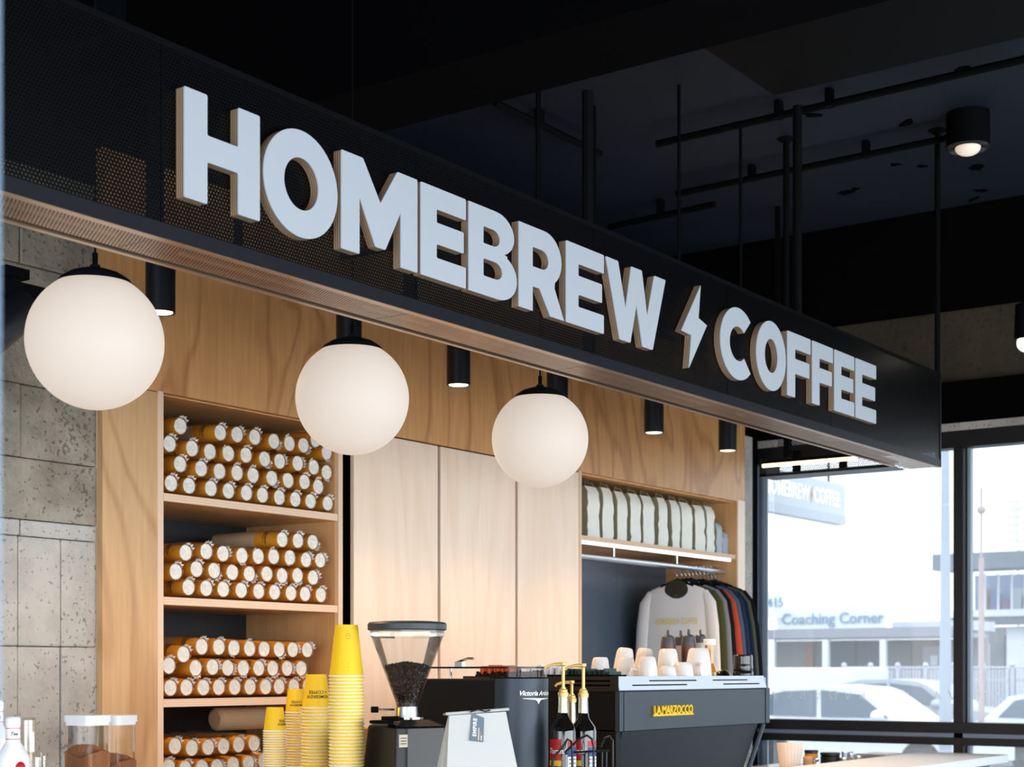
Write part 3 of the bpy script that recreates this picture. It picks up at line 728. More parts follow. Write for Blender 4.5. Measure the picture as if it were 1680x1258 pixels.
def cup_stack(px, ytop, D, r0, r1, h, pitch, first_gap, name, label, prints, nvis_to=1262):
    p = at(px, ytop, D=D); top = p.z; zt = top - h    # rim height of the topmost cup
    me, mr = cup_mesh(r0, r1, h, name)
    z = zt; k = 0; z_floor = .932
    n = int((zt - z_floor) / pitch); zz0 = zt - n * pitch
    random.seed(int(px))
    for k in range(n + 1):
        zz = zt - k * pitch
        lab = label + (', topmost with its printed side showing' if k == 0 else '')
        c = thing('paper_cup', (p.x + random.uniform(-.00015, .00015), p.y + random.uniform(-.00015, .00015), zz), lab if k == 0 else label + ', %s from the top' % nth(k), 'paper cup', name)
        o = bpy.data.objects.new('cup_body', me); COL.objects.link(o); o.parent = c
        o = bpy.data.objects.new('rim', mr); COL.objects.link(o); o.parent = c
        if k == 0:
            for (txt, size, zc, da) in prints:
                o = bpy.data.objects.new('cup_print', cup_text(txt, size, zc, CAMA(p) + da, r0, r1, h)); COL.objects.link(o); o.parent = c
    # last cup stands on a pad that fills the remaining millimetres
    pad = MB().cyl((0, 0), z_floor - .0005, zz0, r1, n=20).obj('coaster', BLK); pad.location = (p.x, p.y, 0)
    tag(pad, 'round black mat under the %s' % name, 'mat')
cup_stack(568.5, 1025, 4.08, .0295, .0443, .134, .0089, .0, 'tallest stack of yellow cups', 'yellow paper cup in the tallest stack beside the grinder', [('o\nwww www\nwwwww\nwwww\n\n\n\n\n\n\n\n', .0001, .1, 0)])
cup_stack(519, 1106, 4.45, .0285, .0405, .096, .0093, .0, 'second tallest stack of yellow cups', 'yellow paper cup in the second tallest stack', [('HOMEBREW\n+ COFFEE', .0128, .040, .15)])
cup_stack(485.5, 1130, 4.62, .0235, .0310, .070, .0079, .0, 'narrow third stack of yellow cups', 'yellow paper cup in the narrow third stack', [('HOMEBREW\n+ COFFEE', .0095, .028, .25)])
cup_stack(451, 1160, 4.42, .0235, .0315, .068, .0069, .0, 'shortest stack of yellow cups', 'yellow paper cup in the shortest stack', [('HOMEBREW\n+ COFFEE', .0095, .026, 1.15)])
# fine print on the tallest cup
pc = at(568.5, 1025, D=4.08)
def fine_print():
    mb = MB(); r0, r1, h = .0295, .0443, .134
    def mark(zc, wd, ht, da=.12):
        for (dx, l) in wd:
            pts = []
            for sx, sz in ((-1, -1), (1, -1), (1, 1), (-1, 1)):
                z = zc + sz * ht / 2; r = r1 + (r0 - r1) * z / h + .0004; a = CAMA(pc) + da + (dx + sx * l / 2) / r
                pts.append((r * math.cos(a), r * math.sin(a), z))
            mb.add(pts, [(0, 1, 2, 3)])
    for z, w_ in ((.118, .004), (.111, .010), (.108, .014), (.105, .012), (.101, .013), (.098, .009)): mark(z, [(0, w_)], .0012)
    for z in (.033, .024, .015): mark(z, [(0, .004)], .0010)
    return mb
for o in bpy.data.objects:
    if o.name.startswith('cup_print') and o.parent and 'tallest stack beside' in o.parent.get('label', ''):
        o.data = fine_print().mesh('cup_print', mat('faint_print', srgb(150, 128, 20), .7))

# ---- brown ribbed stack behind the grinder
p = at(606, 1192, D=4.35)
t = thing('sleeve_stack', (p.x, p.y, .931), 'stack of brown ribbed cup sleeves between the tall cups and the grinder', 'cup sleeves')
hgt = p.z - .931; prof = []
nn = int(hgt / .006)
for k in range(nn): prof += [(.034, k * .006), (.0365, k * .006 + .003)]
MB().lathe(prof, 22).obj('sleeves', KRAFT, t)

# ================================================================== GRINDER WITH CLEAR HOPPER
gp = at(668, 1180, D=4.1); gx, gy = gp.x, gp.y; zt = gp.z      # zt = top of the grinder body
g = thing('coffee_grinder', (gx, gy, .931), 'black coffee grinder with a clear cone hopper full of dark beans', 'coffee grinder')
def gz(y): return at(668, y, D=4.1).z - .931
GB = mat('grinder_black', srgb(16, 17, 19), .32, .2)
top = gz(1183)
def frustum(w0, d0, w1, d1, z0, z1, ch=.02, cx=0, cy=0):
    def ring(w_, d_, z): 
        return [(cx-w_+ch,cy-d_,z),(cx+w_-ch,cy-d_,z),(cx+w_,cy-d_+ch,z),(cx+w_,cy+d_-ch,z),(cx+w_-ch,cy+d_,z),(cx-w_+ch,cy+d_,z),(cx-w_,cy+d_-ch,z),(cx-w_,cy-d_+ch,z)]
    a = ring(w0, d0, z0) + ring(w1, d1, z1)
    return a, [tuple(range(8))[::-1], tuple(range(8, 16))] + [(i, (i+1) % 8, 8 + (i+1) % 8, 8 + i) for i in range(8)]
GR = RZ(math.radians(-18))
v, f = frustum(.088, .100, .078, .088, top - .135, top - .012); MB().add(v, f, GR).obj('upper_body', GB, g, bevel=.004)
v, f = frustum(.080, .100, .088, .100, 0, top - .135); MB().add(v, f, GR).obj('lower_body', GB, g, bevel=.004)
v, f = frustum(.078, .088, .05, .055, top - .012, top + .004); MB().add(v, f, GR).obj('top_cap', GB, g, bevel=.003)
MB().lathe([(.03, top + .004), (.046, top + .006), (.046, top + .011), (.03, top + .012)], 28).obj('adjusting_collar', CHROME, g, smooth=True)
MB().box(-.072, -.03, -.006, .006, top + .004, top + .014, GR).obj('fork_handle', BLK, g)
zc0, zc1 = gz(1172), gz(1160)
MB().lathe([(.030, top + .010), (.030, zc0 + .004), (.0285, zc1 + .002), (.0285, zc1)], 28).obj('neck_ring', mat('machined_neck', srgb(150, 154, 160), .3, 1), g, smooth=True)
MB().cyl((-FW.x * .014 - RT.x * .019, -FW.y * .014 - RT.y * .019), top + .014, zc1 - .001, .0085, n=16).obj('brass_insert', mat('brass', srgb(214, 160, 40), .25, .9), g, smooth=True)
a = RZ(-PHI) # not used
tvec = Vector((RT.x, RT.y, 0))
q0, q1 = -tvec * .033, -tvec * .075
MB().tube([(q0.x, q0.y, zc1 - .006), (q1.x, q1.y, zc1 - .006)], .003, 8).obj('slide_rod', CHROME, g)
q2 = -tvec * .094
MB().tube([(q1.x, q1.y, zc1 - .006), (q2.x, q2.y, zc1 - .006)], .0085, 10).obj('slide_knob', BLK, g, smooth=True)
zl0, zl1 = gz(1034), gz(1021)
HP = [(.0275, zc1 - .002), (.030, zc1 + .012), (.094, gz(1046)), (.098, gz(1043)), (.098, zl0)]
mb = MB(); mb.lathe(HP, 12, closed=False); mb.obj('hopper', CLEAR, g)
mb = MB(); mb.lathe([(r - .003, z) for r, z in HP], 12, closed=False); mb.obj('hopper_inner_skin', CLEAR, g)
MB().lathe([(.0, zl1 + .004), (.07, zl1 + .003), (.099, zl1), (.103, zl1 - .005), (.103, zl0 + .002), (.1, zl0)], 40).obj('lid', mat('grey_black_lid', srgb(52, 58, 62), .45), g, smooth=True)
# beans: one heap that nobody could count
BEAN = mat('roasted_beans', srgb(44, 25, 15), .36, spec=.4)
beans = MB(); random.seed(9)
def bean(c, M):
    n = 6; vv = [(0, 0, -1)]; 
    for zz, rr in ((-.5, .87), (.5, .87)):
        for i in range(n): vv.append((rr * math.cos(2*PI*i/n), rr * math.sin(2*PI*i/n), zz))
    vv.append((0, 0, 1)); ff = []
    for i in range(n):
        j = (i+1) % n; ff += [(0, 1+j, 1+i), (1+i, 1+j, 1+n+j, 1+n+i), (1+n+i, 1+n+j, 1+2*n)]
    beans.add(vv, ff, T(*c) @ M @ Matrix.Diagonal((.0036, .0027, .0052, 1)))
zb_top = gz(1096)
def hr(z):
    z0, z1 = zc1 + .012, gz(1046); return .030 + (.094 - .030) * (z - z0) / (z1 - z0)
core = MB().lathe([(.024, zc1 + .0)] + [(hr(z) - .012, z) for z in [zc1 + .02, (zc1 + zb_top) / 2, zb_top]] + [(.0, zb_top + .012)], 14).obj('bean_core', BEAN, g)
core['kind'] = 'stuff'
z = zc1 + .004
while z < zb_top + .002:
    r = hr(z) - .009; cnt = int(2 * PI * r / .0074)
    for i in range(cnt):
        aa = 2 * PI * (i + random.random() * .5) / cnt; rr = r + random.uniform(-.002, .001)
        fl = math.cos(PI / 12) ; bean((rr * fl * math.cos(aa), rr * fl * math.sin(aa), z + random.uniform(-.002, .002)), Matrix.Rotation(random.uniform(0, 6.28), 4, Vector((random.random(), random.random(), random.random() + .1)).normalized()))
    z += .0062
for k in range(420):
    rr = (hr(zb_top) - .008) * math.sqrt(random.random()); aa = random.uniform(0, 2 * PI)
    bean((rr * math.cos(aa), rr * math.sin(aa), zb_top + .012 * (1 - rr / .07) + random.uniform(0, .004)), Matrix.Rotation(random.uniform(0, 6.28), 4, Vector((random.random(), random.random(), random.random() + .1)).normalized()))
bo = beans.obj('coffee_beans', BEAN, g, smooth=True); bo['kind'] = 'stuff'
# knock disc left of the body, sticker on the shoulder
q = at(626, 1184, D=4.02)
MB().lathe([(0, q.z - .931 - .004), (.030, q.z - .931 - .004), (.032, q.z - .931), (.030, q.z - .931 + .004), (0, q.z - .931 + .005)], 26, T(q.x - gx, q.y - gy, 0)).obj('dosing_disc', BLK, g, smooth=True)
MB().tube([(q.x - gx, q.y - gy, q.z - .931 + .008), (q.x - gx + tvec.x * .045, q.y - gy + tvec.y * .045, q.z - .931 + .008)], .006, 8).obj('disc_handle', BLK, g)
nrm = GR @ Vector((0, -1, 0))
STK = mat('cream_sticker', srgb(226, 214, 190), .6)
MB().box(-.086, -.062, -.0985, -.0955, top - .062, top - .030, GR).obj('sticker', STK, g)
for k in range(3): MB().box(-.083, -.065, -.0990, -.0986, top - .040 - .007 * k, top - .038 - .007 * k, GR).obj('sticker_print', INK, g)

# ================================================================== GREY CYLINDER-BACKED GRINDER
cp = at(851, 1113, D=4.35)
g2 = thing('coffee_grinder', (cp.x, cp.y, .931), 'charcoal grinder with a rounded back carrying white script lettering', 'coffee grinder')
ht = cp.z - .931
R2 = .082
prof = arc(0, 0, R2, R2, 180, 360, 20) + [(R2, .33), (-R2, .33)]
def ext(poly, z0, z1, m, name, smooth=True, par=g2, bevel=0):
    mb = MB(); mb.prism(poly, -z1, -z0, M=RX(PI / 2) @ Matrix.Identity(4)); return mb
def vext(poly, z0, z1, name, m, par, smooth=False, bevel=0):
    n = len(poly); vv = [(x, y, z0) for x, y in poly] + [(x, y, z1) for x, y in poly]
    ff = [tuple(range(n))[::-1], tuple(range(n, 2*n))] + [(i, (i+1) % n, n + (i+1) % n, n + i) for i in range(n)]
    return MB().add(vv, ff).obj(name, m, par, smooth=smooth, bevel=bevel)
half = arc(0, 0, R2, R2, 180, 360, 24)
vext(half + [(R2, .02), (-R2, .02)], 0, ht, 'rounded_back', CHAR, g2, smooth=True)
vext([(-R2 + .002, .02), (R2 - .002, .02), (R2 - .002, .33), (-R2 + .002, .33)], 0, ht - .001, 'body', mat('grinder_side_black', srgb(9, 9, 11), .5, spec=.25), g2, bevel=.004)
vext([(x * .985, y * .985) for x, y in half] + [(R2 * .98, .04), (-R2 * .98, .04)], ht + .001, ht + .004, 'shoulder_ring', BLK, g2)
nf = len(half)
vv = [(x * .97, y * .97, ht + .004) for x, y in half] + [(x * .97, y * .97, ht + .028) for x, y in half]
MB().add(vv, [(i, i+1, nf+i+1, nf+i) for i in range(nf - 1)]).obj('clear_collar', CLEAR, g2, smooth=True)
mb = MB(); random.seed(4)
for k in range(46):
    a = random.uniform(180, 360); r = R2 * .8; x, y = r * math.cos(math.radians(a)), r * math.sin(math.radians(a))
    mb.sphere((x, y, ht + .008 + random.uniform(0, .012)), .005, 6, 4)
for k in range(60):
    mb.sphere((random.uniform(-.07, .07), random.uniform(-.01, .10), ht + .008 + random.uniform(0, .008)), .005, 6, 4)
b_ = mb.obj('loose_beans', BEAN, g2); b_['kind'] = 'stuff'
lidp = half + [(R2, .33), (-R2, .33)]
vext([(x * 1.0, y) for x, y in lidp], ht + .028, ht + .033, 'lid', mat('black_lid_edge', srgb(12, 13, 14), .25), g2)
for y in (.31, .18): MB().cyl((-R2 + .008, y), ht, ht + .03, .0035, n=8).obj('lid_post', CHROME, g2)
MB().box(-R2 + .0, -R2 + .016, .135, .16, ht + .033, ht + .047).obj('latch', CHROME, g2)
MB().tube([(-R2 + .008, .16, ht + .045), (-R2 + .008, .12, ht + .056), (-R2 + .008, .10, ht + .055)], .0035, 8).obj('latch_lever', CHROME, g2)
# script lettering wrapped on the rounded back
v, f = text_mb('Victoria Arduino', .0175, .0005, shear=.35); vv = []
a0 = CAMA(cp) + .72
for q in v:
    a = a0 + q.x / R2; vv.append(((R2 + .0006) * math.cos(a), (R2 + .0006) * math.sin(a), ht - .040 + q.y))
MB().add(vv, f).obj('script_lettering', WPAP, g2)
vv = []; ff = []
for k in range(25):
    u = -.048 + .096 * k / 24; hh = .0016 + (.0035 if abs(u) > .002 else .007) * max(0, 1 - abs(u) / .048) ; a = a0 + u / R2
    top_ = ht - .053; dip = .008 * math.exp(-(u / .006) ** 2)
    for zz in (top_, top_ - hh - dip): vv.append(((R2 + .0006) * math.cos(a), (R2 + .0006) * math.sin(a), zz))
for k in range(24): ff.append((2*k, 2*k+2, 2*k+3, 2*k+1))
MB().add(vv, ff).obj('wing_emblem', WPAP, g2)

# ================================================================== RETAIL COFFEE BAG
bp_ = at(783, 1250, D=3.76)
zt_ = at(775, 1170, D=3.76).z; zb_ = .931
bag = thing('coffee_bag', (bp_.x, bp_.y, zb_), 'white paper coffee bag with a folded top and a grey tag label', 'coffee bag', rz=PHI - PI / 2 + math.radians(20))
H_ = zt_ - zb_
PAPR = mat('white_coated_paper', srgb(192, 192, 190), .55, bump=.25, bscale=12)
N = 14; rows = []
mb = MB(); ver = []
secs = []
for k in range(N + 1):
    q = k / N; z = H_ * q
    s = max(0, (z - (H_ - .19)) / .19) if z > H_ - .19 else 0
    hw = .096 - .025 * s; dp = .052 * (1 - s) + .004
    cx = -.008 * s
    secs.append((cx, hw, dp, z))
ring = [(-1, -1), (0, -1.04), (1, -1), (1, -.35), (.82, 0), (1, .35), (1, 1), (0, 1.04), (-1, 1), (-1, .35), (-.80, 0), (-1, -.35)]
for cx, hw, dp, z in secs:
    for (a, b) in ring: ver.append((cx + a * hw, b * dp + (dp - .052) * .5, z + (.004 * a if z > H_ * .97 else 0)))
n = len(ring); ff = []
for k in range(N):
    for i in range(n): ff.append((k*n+i, k*n+(i+1) % n, (k+1)*n+(i+1) % n, (k+1)*n+i))
ff.append(tuple(range(n))[::-1]); ff.append(tuple(N*n + i for i in range(n)))
MB().add(ver, ff).obj('bag_body', PAPR, bag)
MB().tube([(-.088, -.028, H_), (.07, -.028, H_ + .010)], .0035, 8).obj('folded_top', PAPR, bag)
MB().tube([(-.094, -.028, H_ - .001), (-.082, -.028, H_)], .0025, 6).obj('tin_tie', mat('brass_tie', srgb(190, 150, 80), .4, .6), bag)
LM = T(-.012, -.0345, H_ - .033) @ RY(math.radians(7)) @ RX(math.radians(-13))
lb = MB().box(-.0165, .0165, -.001, .001, -.033, .033, LM).obj('tag_label', mat('slate_label', srgb(98, 112, 124), .5), bag)
text_on('label_lettering', 'EMPIRE', .0125, LM @ T(-.006, -.0014, 0) @ RY(-PI/2) @ RX(PI/2), WPAP, bag, bold=.0003, depth=.0002, space=1.15)
for k, (dx, l) in enumerate(((.003, .03), (.007, .022), (.0105, .012))):
    MB().box(dx, dx + .0014, -.0018, -.0012, -.03, -.03 + l, LM).obj('label_small_print', WPAP if k != 1 else mat('orange_print', srgb(220, 150, 90), .6), bag)
MB().tube([(-.03, -.036, H_ + .004), (-.012, -.040, H_ + .010), (.008, -.036, H_ + .005), (.02, -.036, H_ + .008)], .0022, 6).obj('clip', CHROME, bag)

# ================================================================== ESPRESSO MACHINE
c0 = at(1015, 1134, D=4.85); MX, MY = c0.x, c0.y
zt0 = 1.484; zg = 1.441; zp = 1.314
W_ = at(1256, 1134, Y=MY).x - MX; DP = .60
em = thing('espresso_machine', (MX, MY, 0), 'wide charcoal espresso machine with a silver slotted cup rail and yellow lettering', 'espresso machine')
ESB = mat('machine_back_panel', srgb(46, 57, 67), .4, .1)
ESL = mat('machine_lower_panel', srgb(19, 24, 32), .36, 0, spec=.35)
ESS = mat('machine_side_black', srgb(8, 8, 10), .5, spec=.2)
GAL = mat('silver_rail', srgb(206, 216, 232), .4, .1)
MB().box(.0, W_, .0, DP, zp + .004, zg - .003).obj('body', ESS, em)
MB().box(.022, W_ - .018, -.008, -.0005, zp, zg - .004).obj('back_panel', ESB, em, bevel=.002)
MB().box(-.002, .020, -.006, .012, zp, zg - .004).obj('panel_corner', ESB, em, bevel=.002)
MB().box(W_ - .016, W_ + .012, -.012, .05, zp + .0, zg + .0).obj('panel_end', ESB, em, bevel=.003)
# slotted rail: leaning plate with four long openings
def leaning(x0, x1, z0, z1, name='cup_rail'):
    k = (.012) / (zt0 - zg)
    y = lambda z: (z - zg) * k
    vv = []
    for (x, z) in ((x0, z0), (x1, z0), (x1, z1), (x0, z1)): vv.append((x, -.004 + y(z), z))
    for (x, z) in ((x0, z0), (x1, z0), (x1, z1), (x0, z1)): vv.append((x, -.0015 + y(z), z))
    return MB().add(vv, [(0,1,2,3),(7,6,5,4),(0,4,5,1),(1,5,6,2),(2,6,7,3),(3,7,4,0)])
hz = zt0 - zg
z1_, z2_, z3_, z4_ = zg + hz * .30, zg + hz * .40, zg + hz * .62, zg + hz * .72
def strip_with_slots(za, zb, slots):
    x = 0; mb = MB()
    for a, b in slots + [(W_, W_)]:
        q = leaning(x, a, za, zb); mb.add(q.v, q.f); x = b
    return mb
mb = leaning(0, W_, zg, z1_)
for part in (strip_with_slots(z1_, z2_, [(W_*.08, W_*.43), (W_*.68, W_*.955)]), leaning(0, W_, z2_, z3_), strip_with_slots(z3_, z4_, [(W_*.19, W_*.50), (W_*.61, W_*.87)]), leaning(0, W_, z4_, zt0)):
    mb.add(part.v, part.f)
mb.obj('cup_rail', GAL, em)
MB().box(.03, W_ - .03, .0145, .0175, zg, zt0 - .006).obj('rail_backing', ESS, em)
# left rail (side) with two slots
SR = mat('side_rail_dark', srgb(34, 28, 24), .5, spec=.3)
L0 = DP
for (za, zb) in ((zg - .003, zg + hz*.28), (zg + hz*.42, zg + hz*.60), (zg + hz*.74, zt0)): MB().box(-.003, .0, .0, L0, za, zb).obj('side_rail', SR, em)
for (za, zb) in ((zg + hz*.28, zg + hz*.42), (zg + hz*.60, zg + hz*.74)):
    for a, b in ((0, .03), (.20, .26), (.45, L0)): MB().box(-.003, .0, a, b, za, zb).obj('side_rail_bar', SR, em)
MB().box(W_ - .002, W_, .0, DP, zg, zt0 - .006).obj('side_rail', GAL, em)
MB().box(.0, W_, DP - .004, DP, zg, zt0 - .006).obj('rear_rail', SR, em)
TOPZ = zg + .006
MB().box(.004, W_ - .004, .03, DP - .006, zg - .003, TOPZ).obj('cup_warmer_tray', mat('tray_steel', srgb(150, 156, 164), .35, .8), em)
# lower panel: leans inwards to the foot
v = [(.03, .004, zp), (W_ - .05, .004, zp), (W_ - .13, .06, 1.05), (.02, .06, 1.05), (.03, DP - .1, zp), (W_ - .05, DP - .1, zp), (W_ - .13, DP - .15, 1.05), (.02, DP - .15, 1.05)]
MB().add(v, [(0,1,2,3),(7,6,5,4),(1,5,6,2),(0,3,7,4),(3,2,6,7),(0,4,5,1)]).obj('lower_panel', ESL, em, bevel=.003)
MB().tube([(W_ - .022, -.002, zp - .002), (W_ - .105, .052, 1.05)], .009, 8).obj('leaning_leg', ESB, em)
MB().box(.0, .03, .01, DP - .1, 1.0, zp).obj('side_frame', ESS, em)
for (x, y) in ((.08, .1), (W_ - .2, .1), (.08, DP - .2), (W_ - .2, DP - .2)): MB().cyl((x, y), .931, 1.05, .02, n=12).obj('foot', CHROME, em)
# joined block lettering
YL = mat('yellow_badge', srgb(246, 196, 10), .4)
lx0 = at(1066, 1165, Y=MY).x - MX; lx1 = at(1132, 1165, Y=MY).x - MX; lzc = at(1099, 1165, Y=MY).z
text_on('badge_lettering', 'LA.MARZOCCO', .052, T((lx0 + lx1) / 2, -.012, lzc + .001) @ FRONT @ Matrix.Diagonal(((lx1 - lx0) / .385, .74, 1, 1)), YL, em, bold=.0012, depth=.003)
MB().box(lx0, lx1, -.014, -.009, lzc - .0165, lzc - .011).obj('badge_bar', YL, em)

# ---- things on the machine
MZ = TOPZ + .0005
def mug(px, ytop, r, D, label, tilt=0, cup='cup', handle=None, h=None, m=PORC):
    """inverted cup: rim down; centre px, top pixel row, rim radius"""
    p = at(px, ytop, Y=MY + D); hh = h or (p.z - MZ); hh = max(.03, hh)
    t = thing(cup, (p.x, p.y, MZ), label, 'cup', 'white cups on the machine')
    t.rotation_euler = (0, 0, 0)
    r *= 1.1
    prof = [(r, 0), (r * 1.0, hh*.05), (r * .975, hh * .3), (r * .90, hh * .6), (r * .79, hh * .86), (r * .70, hh*.96), (r * .60, hh), (r * .50, hh), (r * .48, hh * .975), (0, hh * .97)]
    if h:
        base = p.z - h; t.location.z = base
    MB().lathe(prof, 32, closed=False).obj('bowl', m, t, smooth=True)
    MB().lathe([(r, 0), (r - .004, .0), (r * .9, hh * .3), (r * .7, hh * .9), (0, hh * .95)], 24, closed=False).obj('inner_glaze', m, t, smooth=True)
    if handle is not None:
        a = CAMA(p) + handle; c, s = math.cos(a), math.sin(a)
        pts = [(r * .93 * c, r * .93 * s, hh * .55), ((r + .016) * c, (r + .016) * s, hh * .62), ((r + .024) * c, (r + .024) * s, hh * .42), ((r + .016) * c, (r + .016) * s, hh * .2), (r * .98 * c, r * .98 * s, hh * .16)]
        MB().tube(pts, .0045, 10).obj('handle', m, t, smooth=True)
    if tilt: t.rotation_euler = (0, tilt, 0); t.location.z += r * math.sin(tilt) + .0005
    return t
mug(1021, 1066, .034, .30, 'white cup far back, leftmost behind the front row of cups', tilt=.16)
mug(1055, 1066, .034, .30, 'white cup far back, behind the handled espresso cup', tilt=.12)
mug(985, 1078, .031, .22, 'small white cup behind the sugar sachets')
mug(1027, 1078, .0315, .17, 'low white cup left of the handled espresso cup')
mug(1062, 1077, .0325, .075, 'white espresso cup with its ring handle turned to the sachets', handle=-1.35)
mug(1096, 1064, .037, .17, 'rounded white cup in front of the first sauce bottle')
mug(1095, 1092, .030, .062, 'low white cup in the front row right of the handled espresso cup')
mug(1120, 1086, .036, .062, 'round low white cup between the two larger cups')
mug(1146, 1063, .043, .085, 'largest white cup with its handle turned to the camera', handle=.1)
SAUCE = mat('chocolate_sauce', srgb(92, 58, 42), .4)
CAPG = mat('grey_nozzle_cap', srgb(70, 70, 74), .4)
def squeeze(px, ytip, D, label, fill=SAUCE, s=1.0):
    p = at(px, ytip, Y=MY + D); t = thing('squeeze_bottle', (p.x, p.y, MZ), label, 'sauce bottle', 'squeeze bottles on the machine')
    H = p.z - MZ; r = .027 * s
    MB().lathe([(r, 0), (r * 1.02, .01), (r * 1.02, H - .064 * s), (r * .98, H - .052 * s)], 24).obj('bottle', fill, t, smooth=True)
    MB().lathe([(r*1.0, H - .056*s), (r * 1.0, H - .052*s), (r * .84, H - .026*s), (r * .62, H - .022*s), (r * .22, H - .018*s), (r * .15, H)], 24).obj('nozzle_cap', CAPG, t, smooth=True)
squeeze(1096, 1033, .27, 'squeeze bottle of brown sauce, first from the shelf side')
squeeze(1117, 1034, .30, 'squeeze bottle with dark cap half hidden between two others', mat('pale_sauce', srgb(200, 196, 190), .4))
squeeze(1130, 1032, .21, 'squeeze bottle of brown sauce behind the largest cup')
squeeze(1149, 1033, .25, 'squeeze bottle of pale sauce beside the white capped syrup', mat('clear_sauce', srgb(190, 188, 184), .4), .86)
p = at(1164, 1048, Y=MY + .14); H = p.z - MZ
t = thing('syrup_bottle', (p.x, p.y, MZ), 'amber syrup bottle with a white cap beside the largest cup', 'bottle')
AMB = mat('amber_syrup', srgb(206, 130, 24), .15, coat=.5)
MB().lathe([(.026, 0), (.027, .004), (.027, H*.30), (.017, H*.48), (.0165, H - .02)], 8).obj('glass', AMB, t)
MB().lathe([(.022, H - .022), (.022, H - .002), (.02, H)], 20).obj('cap', WPAP, t, smooth=True)
MB().box(-.017, .017, -.0285, -.0268, .006, H*.30, RZ(CAMA(p) + PI/2)).obj('label', mat('kraft_label', srgb(214, 170, 100), .6), t)
BG = mat('black_glaze', srgb(14, 15, 18), .2, coat=.4)
p = at(1219, 1074, Y=MY + .058)
t = thing('bowl_stack', (p.x, p.y, MZ), 'stack of black tumblers at the window end of the machine', 'tumbler')
H = p.z - MZ
prof = [(.030, 0)]
for k in range(4): prof += [(.0375 - .001 * k, .006 + k * (H - .012) / 4), (.0375 - .001 * k, .004 + (k + .8) * (H - .012) / 4), (.0345, .005 + (k + .9) * (H - .012) / 4)]
prof += [(.034, H - .004), (.030, H)]
MB().lathe(prof, 30).obj('tumblers', BG, t, smooth=True)
p = at(1186, 1083, Y=MY + .13); t = thing('black_jug', (p.x, p.y, MZ), 'small black jug lying between the syrup bottle and black tumblers', 'jug')
MB().sphere((0, 0, .0295), .030, 20, 12, (1.0, 1.0, .95)).obj('jug_body', BG, t, smooth=True)
MB().tube([(.02, -.01, .012), (.040, -.012, .014), (.044, -.012, .024)], .006, 8).obj('spout', BG, t, smooth=True)
p = at(1190, 1100, Y=MY + .062); t = thing('black_saucer', (p.x, p.y, MZ), 'flat black saucer in front of the black tumblers', 'saucer')
MB().lathe([(.0, 0), (.02, 0), (.034, .007), (.036, .012), (.034, .012), (.018, .006), (0, .006)], 26, closed=False).obj('plate', BG, t, smooth=True)

# ---- sachet caddy on the left end of the machine
p0 = Vector((MX - .0, MY, 0))
cd = thing('sachet_caddy', (MX + .006, MY + .036, MZ), 'black divided caddy of sachets along the end of the machine', 'caddy')
zc_ = at(960, 1094, D=5.0).z - MZ
ww = .10
MB().box(0, ww, .0, .004, 0, .042).obj('caddy_wall', BLK, cd); MB().box(0, .004, .0, .52, 0, .042).obj('caddy_wall', BLK, cd)
MB().box(0, ww, .516, .52, 0, .042).obj('caddy_wall', BLK, cd); MB().box(ww - .004, ww, 0, .52, 0, .042).obj('caddy_wall', BLK, cd)
MB().box(0, ww, 0, .52, 0, .003).obj('caddy_floor', BLK, cd)
for y in (.18, .36): MB().box(0, ww, y, y + .004, 0, .042).obj('caddy_divider', BLK, cd)
random.seed(21)
cols = [(('orange-brown', srgb(196, 92, 44)), .39, .51, 9, 'orange-brown sachet in the far section of the caddy'), (('white-blue', srgb(226, 230, 240)), .20, .35, 11, 'white sachet in the middle section of the caddy'), (('green', srgb(20, 58, 50)), .01, .17, 10, 'dark green sachet in the near section of the caddy')]
for (nm, c), y0, y1, n_, lab in cols:
    m = mat('sachet_' + nm.replace('-', '_'), c, .5); mb_ = mat('sachet_blue_print', srgb(60, 100, 190), .5) if 'white' in nm else None
    for k in range(n_):
        y = y0 + (y1 - y0) * k / (n_ - 1); hgt = (.064 if 'green' not in nm else .052) + random.uniform(-.004, .006)
        t = thing('sachet', (MX + .012, MY + .036 + y, MZ + .0035), lab + ', %s from the near end' % nth(k), 'sachet', nm + ' sachets in the caddy')
        xo = random.uniform(0, .01)
        MB().box(xo, xo + .07, -.002, .002, .0, hgt, RX(random.uniform(-.12, .12))).obj('packet', m, t)
        if mb_ and k % 3 == 1: MB().box(xo - .0006, xo, -.0023, .0023, hgt - .022, hgt - .004).obj('packet_print', mb_, t)
